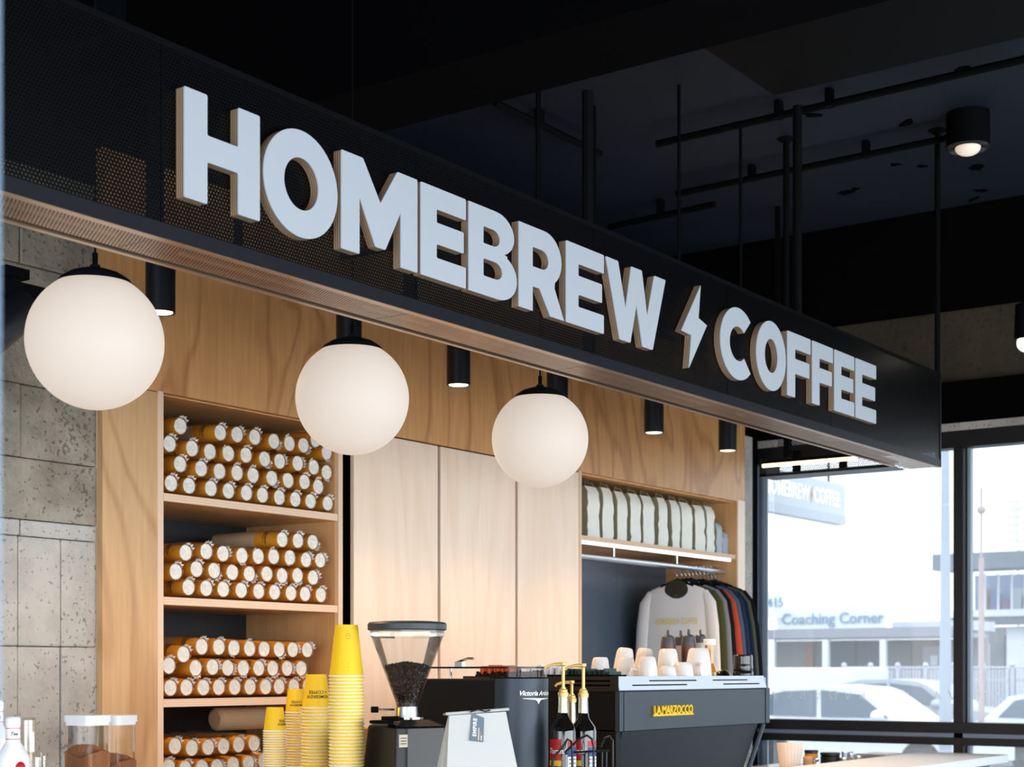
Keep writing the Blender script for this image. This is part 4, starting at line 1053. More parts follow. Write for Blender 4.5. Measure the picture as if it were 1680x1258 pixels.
# ================================================================== SYRUPS WITH PUMPS AND WIRE RACK
DGL = mat('dark_bottle_glass', srgb(16, 12, 8), .08, coat=.6)
CGL = film('pale_bottle_glass', (.86, .84, .74, 1), .16, .04, (.8, .8, .7, 1), .05)
RED = mat('label_red', srgb(196, 32, 30), .5); BLUE = mat('label_blue', srgb(30, 60, 130), .5); LYEL = mat('label_yellow', srgb(240, 190, 20), .5)
def zD(y, D): return ZC + (HOR - y) / FPX * D
def syrup(px, D, yt, ycol, ysh, label, script='Torani', red_top=1212, lean=0):
    p = at(px, 1200, D=D); t = thing('syrup_bottle', (p.x, p.y, .931), label, 'syrup bottle', 'pump syrup bottles in the wire rack')
    z = lambda y: zD(y, D) - .931
    zsh = z(ysh); zn = z(ycol)
    MB().lathe([(.034, 0), (.036, .006), (.036, zsh), (.033, zsh + .012), (.017, zsh + .034), (.0145, zsh + .05)], 28).obj('bottle', DGL, t, smooth=True)
    MB().lathe([(.0147, zsh + .048), (.0135, zn - .02), (.0135, zn)], 24, closed=False).obj('clear_neck', CGL, t, smooth=True)
    MB().cyl((0, 0), zsh + .02, zn, .0075, n=16).obj('pump_barrel', BRASSP, t, smooth=True)
    MB().lathe([(.0145, zn - .003), (.015, zn + .008), (.0125, zn + .009), (.0115, zn + .016), (.008, zn + .019), (.008, zn + .022)], 24).obj('collar', BRASSP, t, smooth=True)
    zt = z(yt)
    MB().cyl((0, 0), zn + .02, zt - .006, .0048, n=14).obj('pump_stem', BRASSP, t, smooth=True)
    q = MB().lathe([(.0045, zt - .012), (.0085, zt - .008), (.009, zt - .001), (.007, zt)], 18).obj('pump_head', BRASSP, t, smooth=True)
    d = -tvec
    MB().tube([(0, 0, zt - .006), (d.x * .022, d.y * .022, zt - .006), (d.x * .044, d.y * .044, zt - .011), (d.x * .050, d.y * .050, zt - .018)], [.0062, .0048, .004, .0036], 10).obj('spout', BRASSP, q, smooth=True)
    zr = z(red_top)
    # label wraps the camera side
    def band(za, zb, a0, a1, m, nm):
        a = CAMA(p); pts = []; n = 10; r = .0366
        for k in range(n + 1):
            q = a + a0 + (a1 - a0) * k / n
            for zz in (za, zb): pts.append((r * math.cos(q), r * math.sin(q), zz))
        MB().add(pts, [(2*k, 2*k+2, 2*k+3, 2*k+1) for k in range(n)]).obj(nm, m, t, smooth=True)
    band(zr - .056, zr, -1.5, -.15, RED, 'red_label'); band(zr - .072, zr - .057, -1.5, -.15, LYEL, 'yellow_band'); band(zr - .13, zr - .073, -1.5, -.15, BLUE, 'blue_label')
    band(zr - .02, zr - .004, .35, 1.3, RED, 'side_label_red'); band(zr - .046, zr - .021, .35, 1.3, BLUE, 'side_label_blue'); band(zr - .13, zr - .047, .35, 1.3, WPAP, 'side_label_white')
    for k in range(5): band(zr - .056 - k * .011, zr - .052 - k * .011, .45, 1.2, BLUE, 'side_print')
    v, f = text_mb(script, .020, .0004, shear=.3); vv = []; a = CAMA(p) - .62
    for q in v: vv.append((.0371 * math.cos(a + q.x / .0371), .0371 * math.sin(a + q.x / .0371), zr - .032 + q.y))
    MB().add(vv, f).obj('label_script', WPAP, t)
    return t
syrup(924, 4.28, 1086, 1141, 1199, 'dark syrup bottle with a tall gold pump next to the charcoal grinder')
syrup(957, 4.33, 1088, 1142, 1199, 'syrup bottle with a gold pump beside the espresso machine side')
syrup(938, 4.75, 1116, 1150, 1215, 'syrup bottle with its lower gold pump showing behind the other two')
rk = thing('wire_rack', (0, 0, 0), 'black wire bottle rack holding the pump syrups', 'rack')
def wire(pts, r=.0032): MB().tube([Vector(p) for p in pts], r, 8).obj('wire', BLKM, rk, smooth=True)
D0 = 4.18
def pw(x, y, D=D0): return at(x, y, D=D)
wire([pw(906, 1262), pw(907, 1245), pw(925, 1222), pw(931, 1212), pw(937, 1216), pw(939, 1230), pw(939, 1262)])
wire([pw(926, 1235), pw(950, 1212), pw(963, 1206), pw(971, 1212), pw(974, 1225), pw(974, 1262)])
wire([pw(938, 1234), pw(1000, 1231)]); wire([pw(974, 1262), pw(974, 1233)])
for x in (960, 966, 988, 995): wire([pw(x, 1262, 4.22), pw(x, 1233, 4.22)], .0022)
wire([pw(985, 1225, 4.4), pw(992, 1211, 4.4), pw(1000, 1208, 4.4), pw(1005, 1215, 4.4), pw(1005, 1262, 4.4)])
for (x, D) in ((906, D0), (939, D0), (974, D0), (1005, 4.4), (960, 4.22), (966, 4.22), (988, 4.22), (995, 4.22)):
    q = pw(x, 1261, D); wire([q, (q.x, q.y, .932)], .0028)
a_, b_ = pw(906, 1262), pw(1005, 1262, 4.4)
wire([(a_.x, a_.y, .935), (pw(939,1262).x, pw(939,1262).y, .935), (pw(974,1262).x, pw(974,1262).y, .935), (b_.x, b_.y, .935)])

# ================================================================== LEFT END OF THE COUNTER
WPL = mat('white_plastic', srgb(232, 235, 242), .35)
COCOA = mat('cocoa_powder', srgb(156, 98, 62), .95, bump=.8, bscale=140, var=.15, vscale=40)
def canister(px, D, ytop, w_, label, fill_y, rz):
    p = at(px, ytop, D=D); t = thing('storage_canister', (p.x, p.y, .931), label, 'canister', 'clear canisters of brown powder', rz)
    H = p.z - .931; h = w_ / 2
    def rr(s, z0, z1): return [(x, y) for x, y in rnd([(-s, -s), (s, -s), (s, s), (-s, s)], .016, 4)]
    n1 = rr(h, 0, 0); n2 = rr(h * .93, 0, 0); nb = rr(h * .90, 0, 0)
    def vx(poly, a, b, nm, m, caps=True):
        n = len(poly); vv = [(x, y, a) for x, y in poly] + [(x, y, b) for x, y in poly]
        ff = [(i, (i+1) % n, n + (i+1) % n, n + i) for i in range(n)]
        if caps: ff += [tuple(range(n))[::-1], tuple(range(n, 2*n))]
        return MB().add(vv, ff).obj(nm, m, t, smooth=True)
    vx(n1, H - .017, H, 'lid', WPL); vx(n2, H - .025, H - .017, 'lid_skirt', WPL)
    vx(nb, .002, H - .024, 'clear_body', CLEAR, False)
    fz = zD(fill_y, D) - .931; s = h * .87; n = 10; vv = []; ff = []
    random.seed(int(px))
    for i in range(n + 1):
        for j in range(n + 1):
            x = -s + 2 * s * i / n; y = -s + 2 * s * j / n
            vv.append((x, y, fz + .009 * math.sin(x * 48 + 1) + .008 * math.sin(y * 55 + x * 30) + random.uniform(-.0015, .0015)))
    for i in range(n):
        for j in range(n): ff.append((i*(n+1)+j, (i+1)*(n+1)+j, (i+1)*(n+1)+j+1, i*(n+1)+j+1))
    m0 = len(vv); edge = [i*(n+1) for i in range(n+1)] + [n*(n+1)+j for j in range(1, n+1)] + [i*(n+1)+n for i in range(n-1, -1, -1)] + [j for j in range(n-1, 0, -1)]
    base = len(vv)
    for e in edge: vv.append((vv[e][0], vv[e][1], .004))
    m = len(edge)
    for k in range(m): ff.append((edge[k], edge[(k+1) % m], base + (k+1) % m, base + k))
    o = MB().add(vv, ff).obj('cocoa_powder', COCOA, t); o['kind'] = 'stuff'
canister(143.5, 3.9, 1173, .088, 'clear canister of brown powder with a white lid by the concrete wall', 1232, math.radians(8))
canister(190, 4.12, 1173, .086, 'clear canister of brown powder with a white lid by the plywood stile', 1246, math.radians(8))
WB = mat('white_bottle', srgb(238, 236, 238), .25, coat=.3)
def white_bottle(px, D, ytop, r, label, red=True):
    p = at(px, ytop, D=D); t = thing('puree_bottle', (p.x, p.y, .931), label, 'bottle', 'white fruit puree bottles')
    H = p.z - .931; k = r / .036
    MB().lathe([(r*.95, 0), (r, .006), (r, H - .092*k), (r*.9, H - .083*k), (.020*k, H - .062*k), (.0155*k, H - .055*k), (.0155*k, H - .02*k)], 28).obj('bottle', WB, t, smooth=True)
    MB().lathe([(.0160*k, H - .020*k), (.0165*k, H - .004*k), (.013*k, H)], 24).obj('cap', WPL, t, smooth=True)
    for dz in (.0245, .048): MB().cyl((0, 0), H - (dz + .0015)*k, H - dz*k, .0161*k, n=24).obj('red_ring', RED, t)
    v, f = text_mb('Tea', .011*k, .0002, shear=.3); vv = []; a = CAMA(p) + .1
    for q in v: vv.append((.0164*k * math.cos(a + q.x/(.0164*k)), .0164*k * math.sin(a + q.x/(.0164*k)), H - .037*k + q.y))
    MB().add(vv, f).obj('neck_print', INK, t)
    a = CAMA(p) + (.45 if red else .9); c, s_ = math.cos(a), math.sin(a)
    if red: MB().sphere((c * (r - .003), s_ * (r - .003), H - .112*k), .020*k, 20, 12, (.6, .6, .8)).obj('printed_berry', mat('berry_red', srgb(190, 24, 34), .35), t, smooth=True)
    else: 
        MB().sphere((c * (r*.86), s_ * (r*.86), H - .090*k), .018*k, 20, 12, (.5, .5, .8)).obj('printed_mango', mat('mango_yellow', srgb(236, 180, 20), .35), t, smooth=True)
    return t
white_bottle(21.5, 3.45, 1175.5, .036, 'white puree bottle with a red berry print', True)
white_bottle(-6, 3.6, 1149, .036, 'white puree bottle with a yellow fruit print, cut by the left edge', False)
def clear_cups(px, D, ytop, r, label, n_=7, lean=0):
    p = at(px, ytop, D=D); t = thing('plastic_cup_stack', (p.x, p.y, .931), label, 'plastic cups')
    H = p.z - .931; prof = []
    z = 0
    while z < H - .012: prof += [(r * (1 - .02 * (z / H)), z), (r * .93, z + .011)]; z += .0115
    MB().lathe(prof + [(r * .8, H)], 18, RY(lean)).obj('cups', CLEARC, t)
CLEARC = film('clear_cup_plastic', (.96, .94, .88, 1), .22, .16, (.95, .9, .8, 1), .1)
clear_cups(47, 3.9, 1177, .019, 'tall thin stack of clear plastic cups beside the berry bottle')
clear_cups(56, 3.7, 1234, .022, 'low stack of clear plastic cups in front of the tall one')
clear_cups(70, 3.75, 1236, .010, 'bundle of clear straws right of the low clear cups')

# ================================================================== BENCH BY THE WINDOW
p = at(1296, 1219, Y=3.2)
t = thing('paper_cup_stack', (p.x, p.y, 1.001), 'pale ribbed paper cup stack on the window bench', 'paper cups')
H = p.z - 1.001; n = 28; prof = []
MB().lathe([(.040, 0), (.060, H)], 40).obj('cups', mat('ribbed_paper', srgb(250, 238, 228), .6), t)
for k in range(22):
    a = 2 * PI * k / 22
    MB().tube([(.0402 * math.cos(a), .0402 * math.sin(a), 0), (.0602 * math.cos(a), .0602 * math.sin(a), H)], .0016, 5).obj('rib', mat('ribbed_paper_2', srgb(240, 220, 204), .6) if k == 0 else bpy.data.materials['ribbed_paper_2'], t)
def jar(px, ytop, D, r, h, m, lid, label):
    p = at(px, ytop, Y=D); t = thing('jar', (p.x, p.y, p.z - h), label, 'jar', 'jars on the window bench'); 
    t.location.z = 1.001; h = p.z - 1.001
    MB().lathe([(r * .9, 0), (r, .004), (r, h - .02), (r * .9, h - .016)], 24).obj('body', m, t, smooth=True)
    MB().lathe([(r * .95, h - .016), (r * 1.02, h - .014), (r * 1.02, h - .002), (r * .98, h)], 24).obj('lid', lid, t, smooth=True)
jar(1331, 1230, 3.28, .033, .1, AMB, BLKM, 'amber jar with a black lid beside the ribbed cups')
jar(1362, 1234, 3.24, .048, .1, BLKM, BLKM, 'wide black jar on the window bench')
jar(1325, 1241, 3.17, .022, .1, mat('tan_jar', srgb(206, 158, 104), .5), mat('tan_lid', srgb(214, 170, 120), .5), 'small tan jar in front of the amber jar')
jar(1339, 1243, 3.17, .014, .1, CHROME, CHROME, 'little chrome shaker between the tan and black jars')
for k, (px, py, D) in enumerate(((1390, 1233, 3.42), (1400, 1236, 3.33), (1412, 1240, 3.24), (1388, 1243, 3.16))):
    p = at(px, py, Y=D); t = thing('glass_tumbler', (p.x, p.y, 1.001), 'clear glass tumbler right of the black jar, %s' % ('farthest from the room', 'second from the window', 'third from the window', 'lowest and nearest the room')[k], 'glass', 'tumblers on the window bench')
    h = p.z - 1.001
    MB().lathe([(.026, 0), (.032, h), (.030, h), (.024, .006), (0, .006)], 20, closed=False).obj('glass', film('tumbler_glass_%d' % k, (.9, .92, .94, 1), .3, .05, (.9, .92, .95, 1), .05), t, smooth=True)
p = at(1430, 1237, Y=3.35); t = thing('serving_board', (p.x, p.y, 1.001), 'brown wooden board leaning flat on the window bench', 'board')
MB().box(-.0, .24, -.08, .08, .0, p.z - 1.001).obj('board', mat('walnut_board', srgb(140, 92, 56), .5, var=.2, vscale=14), t)

# ================================================================== COFFEE BAGS ON THE LIT SHELF
BAGW = mat('pale_foil_bag', srgb(236, 236, 226), .36, bump=1.0, bscale=26, var=.08, vscale=14)
BAGD = mat('bag_side_gusset', srgb(158, 155, 128), .5, bump=.5, bscale=20)
def shelf_bag(x, w_, h, d, label, group, front=BAGW, y=3.95):
    t = thing('coffee_bag', (x, y, 2.1225), label, 'coffee bag', group)
    N = 9; ver = []; random.seed(int(x * 1000))
    for k in range(N + 1):
        q = k / N; s = max(0, (q - .86) / .14); hw = w_ / 2 * (1 - .12 * s) * random.uniform(.95, 1.02); dp = d * (1 - .75 * s)
        y0 = .02 * s + random.uniform(0, .004)
        for (a, b) in ((-1, 0), (0, -.06), (1, 0), (1, 1), (0, 1.04), (-1, 1)): ver.append((a * hw + random.uniform(-.002, .002), y0 + b * dp + random.uniform(-.003, .003), h * q))
    ff = []
    for k in range(N):
        for i in (0, 1): ff.append((k*6+i, k*6+i+1, (k+1)*6+i+1, (k+1)*6+i))
    MB().add([v_ for v_ in ver], ff).obj('front_panel', front, t, smooth=True)
    f2 = []
    for k in range(N):
        for i in (2, 3, 4, 5): f2.append((k*6+i, k*6+(i+1) % 6, (k+1)*6+(i+1) % 6, (k+1)*6+i))
    f2 += [tuple(range(6))[::-1], tuple(N*6+i for i in range(6))]
    MB().add(ver, f2).obj('gusset', BAGD, t)
    zz = [(-w_/2 * .8, .02, h), (-w_/2 * .4, .028, h + .024), (0, .02, h + .010), (w_/2 * .5, .03, h + .022), (w_/2 * .85, .02, h)]
    vv = [p_ for p_ in zz] + [(a, b + .008, c) for a, b, c in zz]
    MB().add(vv, [(i, i+1, 5+i+1, 5+i) for i in range(4)] ).obj('folded_top', BAGD, t)
    return t
BX = [(930,965.5,986.5), ] 
edges = [(959, 975, .222), (986, 1009, .236), (1012, 1030, .238), (1034, 1054, .236), (1053, 1075, .232), (1078, 1097, .240), (1100, 1118, .236), (1118, 1138, .232), (1140, 1158, .236), (1158, 1174, .232)]
edges = [(962, 985), (987, 1008), (1011, 1030), (1033, 1053), (1053, 1075), (1079, 1097), (1101, 1117), (1117, 1137), (1139, 1158), (1158, 1174)]
ords = ['against the door side of the lit shelf', 'second from the cupboard door on the lit shelf', 'third from the cupboard door on the lit shelf', 'fourth from the cupboard door on the lit shelf', 'fifth from the cupboard door on the lit shelf', 'sixth from the cupboard door on the lit shelf', 'seventh from the cupboard door on the lit shelf', 'eighth from the cupboard door on the lit shelf', 'ninth from the cupboard door on the lit shelf', 'last tall one before the two small bags']
for (a, b), od in zip(edges, ords):
    xa, xb = at(a, 850, Y=3.95).x, at(b, 850, Y=3.95).x
    shelf_bag((xa + xb) / 2 + .004, (xb - xa) * .84, .245 + random.uniform(-.006, .006), .10, 'pale tall coffee bag, ' + od, 'tall coffee bags on the lit shelf')
BAGB = mat('blue_grey_bag', srgb(180, 190, 204), .4, bump=.5, bscale=20)
for a, b, h, lab in ((1177, 1186, .165, 'shorter blue-grey coffee bag right of the tall bags'), (1187, 1195, .125, 'smallest blue-grey coffee bag at the end of the shelf')):
    xa, xb = at(a, 850, Y=3.95).x, at(b, 850, Y=3.95).x
    shelf_bag((xa + xb) / 2, (xb - xa) * 1.1, h, .07, lab, 'small coffee bags on the lit shelf', BAGB)

# ================================================================== CLOTHES
def cloth(name, c): return mat(name, c, .85, bump=.35, bscale=9, spec=.15)
def shirt(x, yc, m, label, hw=.215, sleeve=True, flare=0.0, length=.58, group='clothes on the rail', textm=None, zsh=1.945, dark_collar=None):
    t = thing('hanging_shirt', (x, yc, zsh), label, 'shirt', group)
    # body: lofted flat ovals; local x = thickness, y = width
    N = 16; seg = 20; ver = []; ff = []
    random.seed(int(x * 997))
    ph = [random.uniform(0, 6) for _ in range(4)]
    levels = []
    for k in range(N + 1):
        q = k / N; z = -length * (1 - q) + 0
        levels.append(z)
    shp = []
    for z in [-length + (length - .06) * k / 11 for k in range(12)]: 
        u = (z + length) / length
        shp.append((hw * (1.0 + flare * (1 - u) - .04 * u), .0140, z))
    shp += [(hw * .93, .0135, -.045), (hw * .80, .013, -.024), (hw * .60, .012, -.010), (hw * .40, .011, .0), (hw * .33, .009, .006)]
    for (a, b, z) in shp:
        for i in range(seg):
            an = 2 * PI * i / seg; yy = a * math.cos(an); xx = b * math.sin(an)
            xx += .0018 * math.sin(yy * 42 + ph[0] + z * 3) * min(1, -z * 6 + .1)
            ver.append((xx, yy, z))
    L_ = len(shp)
    for k in range(L_ - 1):
        for i in range(seg): ff.append((k*seg+i, k*seg+(i+1) % seg, (k+1)*seg+(i+1) % seg, (k+1)*seg+i))
    ff.append(tuple(range(seg))[::-1])
    MB().add(ver, ff).obj('body', m, t, smooth=True)
    # neckline ring, dipped at the front (-X)
    pts = []
    for i in range(17):
        an = 2 * PI * i / 16; pts.append((.0115 * math.cos(an), hw * .36 * math.sin(an), (.008 - .062 * max(0, -math.cos(an)) ** 1.5)))
    MB().tube(pts, .0042, 6).obj('collar', dark_collar or m, t, smooth=True)
    MB().sphere((-.0125, 0, -.026), .05, 16, 10, (.07, 1.45 * hw / .2, 1.0)).obj('neck_opening', mat('inside_neck_' + str(int(x*100)), srgb(44, 46, 30), .9), t, smooth=True)
    if sleeve:
        for s in (-1, 1):
            pts = [(.004, s * hw * .62, -.040), (.0, s * hw * .84, -.050), (-.004, s * hw * 1.0, -.10), (-.008, s * (hw * 1.08 + flare * .03), -.22), (-.010, s * (hw * 1.14 + flare * .06), -.38), (-.010, s * (hw * 1.18 + flare * .09), -.56)]
            MB().tube([(x_ * .3 / .36, y_, z_) for x_, y_, z_ in pts], [.012, .024, .034, .036, .033, .030], 12, M=Matrix.Diagonal((.36, 1, 1, 1))).obj('sleeve', m, t, smooth=True)
    # hanger
    MB().tube([(0, -hw * .5, -.012), (0, 0, .022), (0, hw * .5, -.012)], .011, 8, M=Matrix.Diagonal((.8, 1, 1, 1))).obj('hanger_shoulder', BLK, t, smooth=True)
    hk = [(0, 0, .01), (0, 0, 2.035 - zsh - .045), (0, .016, 2.035 - zsh - .02), (0, .018, 2.035 - zsh), (0, .0, 2.035 - zsh + .0175), (0, -.016, 2.035 - zsh + .004)]
    MB().tube(hk, .0025, 8).obj('hanger_hook', CHROME, t, smooth=True)
    if textm:
        v, f = text_mb('HOMEBREW COFFEE', .043, .001, space=1.0)
        ext_ = max(abs(q.x) for q in v); kx = .125 / ext_
        MB().add([(-.0168 + .0030 * (abs(q.x) * kx / .125) ** 2, -q.x * kx, q.y - .19) for q in v], f).obj('chest_print', textm, t)
    return t
shirt(7.07, 3.995, cloth('white_jersey', srgb(226, 228, 232)), 'white long-sleeved shirt with faded yellow chest lettering, first on the rail', .19, textm=mat('faded_yellow', srgb(232, 212, 140), .9))
specs = [(srgb(70, 72, 40), 'olive shirt directly behind the white one', .2, 0), (srgb(126, 132, 140), 'mid grey shirt behind the olive one', .2, .1), (srgb(22, 24, 30), 'black shirt between the grey and the rust ones', .2, .12),
         (srgb(186, 78, 50), 'rust orange long-sleeved shirt on the rail', .205, .25), (srgb(80, 96, 116), 'slate blue shirt behind the rust one', .205, .22), (srgb(34, 50, 84), 'navy shirt beyond the slate blue one', .205, .26),
         (srgb(26, 36, 56), 'dark navy jumper beyond the navy shirt', .205, .28), (srgb(84, 86, 74), 'grey-green shirt near the end of the rail', .20, .28), (srgb(16, 18, 22), 'black jacket last on the rail', .20, .28)]
for k, (c, lab, hw, fl) in enumerate(specs):
    shirt(7.105 + .036 * k, 3.985 - .004 * k, cloth('cloth_%d' % k, c), lab, hw, flare=fl, zsh=1.945 + .004 * (k % 3))
for k in range(3):
    x = 7.425 + .022 * k
    t = thing('clothes_hanger', (x, 3.98, 2.035), 'bare chrome hanger beyond the last jacket on the rail, %s after it' % nth(k), 'hanger', 'hanger hooks crowded on the rail')
    MB().tube([(0, 0, -.09), (0, 0, -.045), (0, .016, -.02), (0, .018, 0), (0, 0, .0175), (0, -.016, .004)], .0025, 8).obj('hook', CHROME, t, smooth=True)
    MB().tube([(0, -.15, -.15), (0, 0, -.09), (0, .15, -.15)], .006, 6).obj('shoulder', BLK, t)

# ================================================================== OUTSIDE
GZ = -.12
sbox('ground', mat('asphalt', srgb(120, 124, 128), .8, var=.15, vscale=.6), -120, 160, -120, 120, GZ - .2, GZ - .003)
sbox('pavement', mat('footpath', srgb(190, 190, 188), .8), 8.2, 12, -40, 60, GZ, GZ + .08)
# projecting blade sign
t = thing('blade_sign', (8.12, 4.05, 2.42), 'grey projecting street sign with white lettering seen through the window', 'sign')
BS = mat('blade_grey', srgb(222, 231, 240), .5); BSL = mat('blade_letters_glow', srgb(240, 244, 250), .5, emit=(1, 1, 1, 1), es=.5)  # letters get an added glow to look brighter, the sign is unlit
MB().box(0, 1.165, -.012, .06, 0, .25).obj('board', BS, t, bevel=.004)
MB().box(0, 1.165, -.014, -.012, 0, .055).obj('lower_band', mat('blade_dark', srgb(205, 216, 230), .5), t)
text_on('sign_lettering', 'HOMEBREW  COFFEE', .128, T(.545, -.0145, .145) @ FRONT @ Matrix.Diagonal((.86, 1.0, 1, 1)), BSL, t, bold=.004)
MB().prism([(.03,.10),(.012,.045),(.034,.045),(.0,-.02),(-.002,.02)] and [(0.018,.05),(.008,.008),(.024,.008),(-.006,-.05),(.0,-.006),(-.014,-.006)], -.0165, -.0145, M=T(.655, 0, .145)).obj('bolt_mark', mat('orange_bolt', srgb(220, 170, 130), .5), t)
for x in (.25, .98): MB().cyl((x, .02), .25, .42, .008, n=8).obj('hanger', BLK, t)
MB().box(-.06, 1.2, .01, .03, .42, .45).obj('bracket_arm', BLK, t)
# shopfront across the street
XBld = 40.0
def B(px, py, X=XBld): return at(px, py, X=X)
bld = thing('shop_building', (XBld, B(1258, 1100).y, GZ), 'low shop across the street with a long white name board', 'building')
bld.location = (0, 0, 0)
yl, yr = B(1180, 1100).y, B(1572, 1100).y
def bpx(name, m, px0, px1, py0, py1, dx0=0, dx1=.1, X=XBld):
    """box on the facade plane between pixel columns and rows"""
    a = at(px0, py0, X=X); b = at(px1, py1, X=X)
    z0 = ZC + (HOR - py1) / FPX * (a - Vector((0,0,ZC))).dot(FW); z1 = ZC + (HOR - py0) / FPX * (a - Vector((0,0,ZC))).dot(FW)
    return MB().box(X - dx1, X - dx0, b.y, a.y, max(z0, GZ), z1).obj(name, m, bld)
WALLG = mat('render_grey', srgb(150, 146, 142), .8); DKW = mat('dark_shop_glass', srgb(70, 84, 98), .3); WTE = mat('white_paint', srgb(238, 242, 248), .6)
GUT = mat('gutter_grey', srgb(150, 152, 164), .6)
bpx('wall', WALLG, 1180, 1570, 1050, 1258, -2.5, -2.2)
bpx('fascia', GUT, 1180, 1570, 1034, 1049, -.1, .15)
MB().box(XBld + .1, XBld + 2.3, yr, yl, B(1400, 1046).z, B(1400, 1040).z).obj('awning_roof', GUT, bld)
for (a, b) in ((1306, 1352), (1362, 1400)): bpx('window', DKW, a, b, 1050, 1112, -2.2, -2.1)
bpx('wall_panel', mat('taupe_panel', srgb(140, 140, 140), .7), 1402, 1446, 1052, 1112, -2.2, -2.12)
bpx('door', mat('pale_door', srgb(170, 176, 184), .5), 1466, 1512, 1058, 1150, -2.2, -2.1)
bpx('door_notice', WTE, 1480, 1492, 1074, 1091, -2.08, -2.04)
bpx('door', mat('pale_door_2', srgb(160, 168, 176), .5), 1516, 1545, 1058, 1150, -2.2, -2.1)
bpx('brick_pier', mat('brick_red', srgb(176, 110, 90), .8), 1270, 1281, 1052, 1100, -2.2, -2.08)
for x in (1269, 1357.5, 1451.5): bpx('post', WTE, x - 4.5, x + 4.5, 1049, 1258, .0, .16)
bpx('name_board', WTE, 1277, 1453, 999, 1036, .0, .1)
bpx('name_board', WTE, 1180, 1292, 975, 1016, .3, .4)
TXG = mat('sign_text_blue_grey', srgb(122, 152, 176), .6)
def street_text(body, px, py, size, X, m=TXG, bold=0.0):
    p = at(px, py, X=X); return text_on('board_lettering', body, size, T(p.x, p.y, p.z) @ RZ(-PI / 2) @ RX(PI / 2), m, bld, bold=bold, depth=.01)
street_text('Coaching Corner', 1364, 1015, .42, XBld - .15, bold=.006)
street_text('415', 1272, 989, .36, XBld - .45, bold=.006)
bpx('roof', mat('roof_pale', srgb(196, 204, 214), .7), 1440, 1570, 1018, 1034, -3, -1)
# two-storey building further along
b2 = thing('apartment_building', (0, 0, 0), 'two-storey building with a glazed balcony beyond the window mullion', 'building')
bld = b2; X2 = 48.0
GRB = mat('grey_cladding', srgb(112, 122, 134), .7)
bpx('roof_band', GRB, 1558, 1760, 914, 940, 0, 1.5, X2)
bpx('upper_glazing', mat('upper_glass', srgb(120, 140, 170), .3), 1572, 1760, 940, 1002, -1.6, -1.5, X2)
for k in range(7): bpx('balcony_post', WTE, 1592 + k * 22, 1594 + k * 22, 940, 1002, -.1, 0, X2)
for k, c in enumerate(((150, 120, 110), (110, 130, 170), (140, 110, 140), (170, 180, 190), (120, 140, 160))): bpx('balcony_item', mat('balcony_item_%d' % k, srgb(*c), .7), 1590 + k * 19, 1603 + k * 19, 962 + (k % 3) * 9, 1001, -1.2, -.9, X2)
bpx('balcony_slab', WTE, 1568, 1760, 1002, 1013, 0, .3, X2)
bpx('lower_band', GRB, 1560, 1760, 1013, 1027, 0, .2, X2)
bpx('ground_wall', WTE, 1646, 1760, 1027, 1258, -.5, -.3, X2)
bpx('recess_wall', mat('recess_grey', srgb(150, 156, 160), .7), 1560, 1646, 1027, 1258, -2, -1.6, X2)
bpx('dark_opening', mat('dark_opening', srgb(86, 96, 108), .7), 1622, 1645, 1040, 1110, -1.6, -1.5, X2)
bpx('notice_panel', WTE, 1590, 1606, 1056, 1099, -1, -.8, X2)
# lamp standards
def pole(px, ytop, X, r0, r1, m, label, extra=None):
    p = at(px, 1101, X=X); zt = at(px, ytop, X=X).z
    t = thing('street_pole', (p.x, p.y, GZ), label, 'pole')
    MB().lathe([(r0, 0), (r1, zt - GZ)], 14).obj('shaft', m, t, smooth=True)
    if extra: MB().lathe([(.02, zt - GZ), (.02, zt - GZ + 1.1)], 8).obj('mast', m, t); MB().sphere((0, 0, zt - GZ + .75), .07, 10, 6).obj('insulator', m, t)
pole(1551, 400, 19, .085, .028, mat('galvanised_pole', srgb(176, 190, 206), .5, .2), 'tall pale tapering street pole left of the mullion')
pole(1610, 915, 24.3, .05, .042, mat('timber_pole', srgb(186, 166, 166), .8), 'brownish timber pole with a thin mast right of the mullion', True)
p = at(1671, 862, X=110); zt = p.z
t = thing('floodlight_tower', (p.x, p.y, GZ), 'far lattice floodlight tower in the white sky', 'floodlight tower')
FLT = mat('faint_steel', srgb(226, 232, 240), .6)
for k in range(6):
    for j in range(2): MB().box(-.1, .1, -.8 + j * .9, -.2 + j * .9, zt - 1.2 + k * .55 - GZ, zt - .9 + k * .55 - GZ).obj('floodlight', FLT, t)
MB().cyl((0, 0), 0, zt - GZ + 1.8, .12, .08, 8).obj('mast', FLT, t)
# palisade fence
XF = 34.0
fn = thing('palisade_fence', (0, 0, 0), 'pale metal picket fence in front of the shops', 'fence')
FEN = mat('fence_pale', srgb(196, 200, 212), .6)
ya, yb2 = at(1385, 1100, X=XF).y, at(1700, 1100, X=XF).y
MB().box(XF, XF + .04, yb2, ya, 1.28, 1.34).obj('rail', FEN, fn); MB().box(XF, XF + .04, yb2, ya, .2, .26).obj('rail', FEN, fn)
pk = None; n = 62
for k in range(n):
    y = ya - (ya - yb2) * k / (n - 1)
    big = k % 9 == 0
    if pk is None or big:
        mb = MB().box(-.03, .0, -.02 - .05 * big, .02 + .05 * big, 0, 1.66 + .05 * big)
        mb.sphere((-.015, 0, 1.70 + .06 * big), .035 + .03 * big, 6, 4)
        o = mb.obj('post' if big else 'picket', FEN, fn)
        if not big: pk = o
    else:
        o = pk.copy(); COL.objects.link(o)
    o.location = (XF, y, GZ)
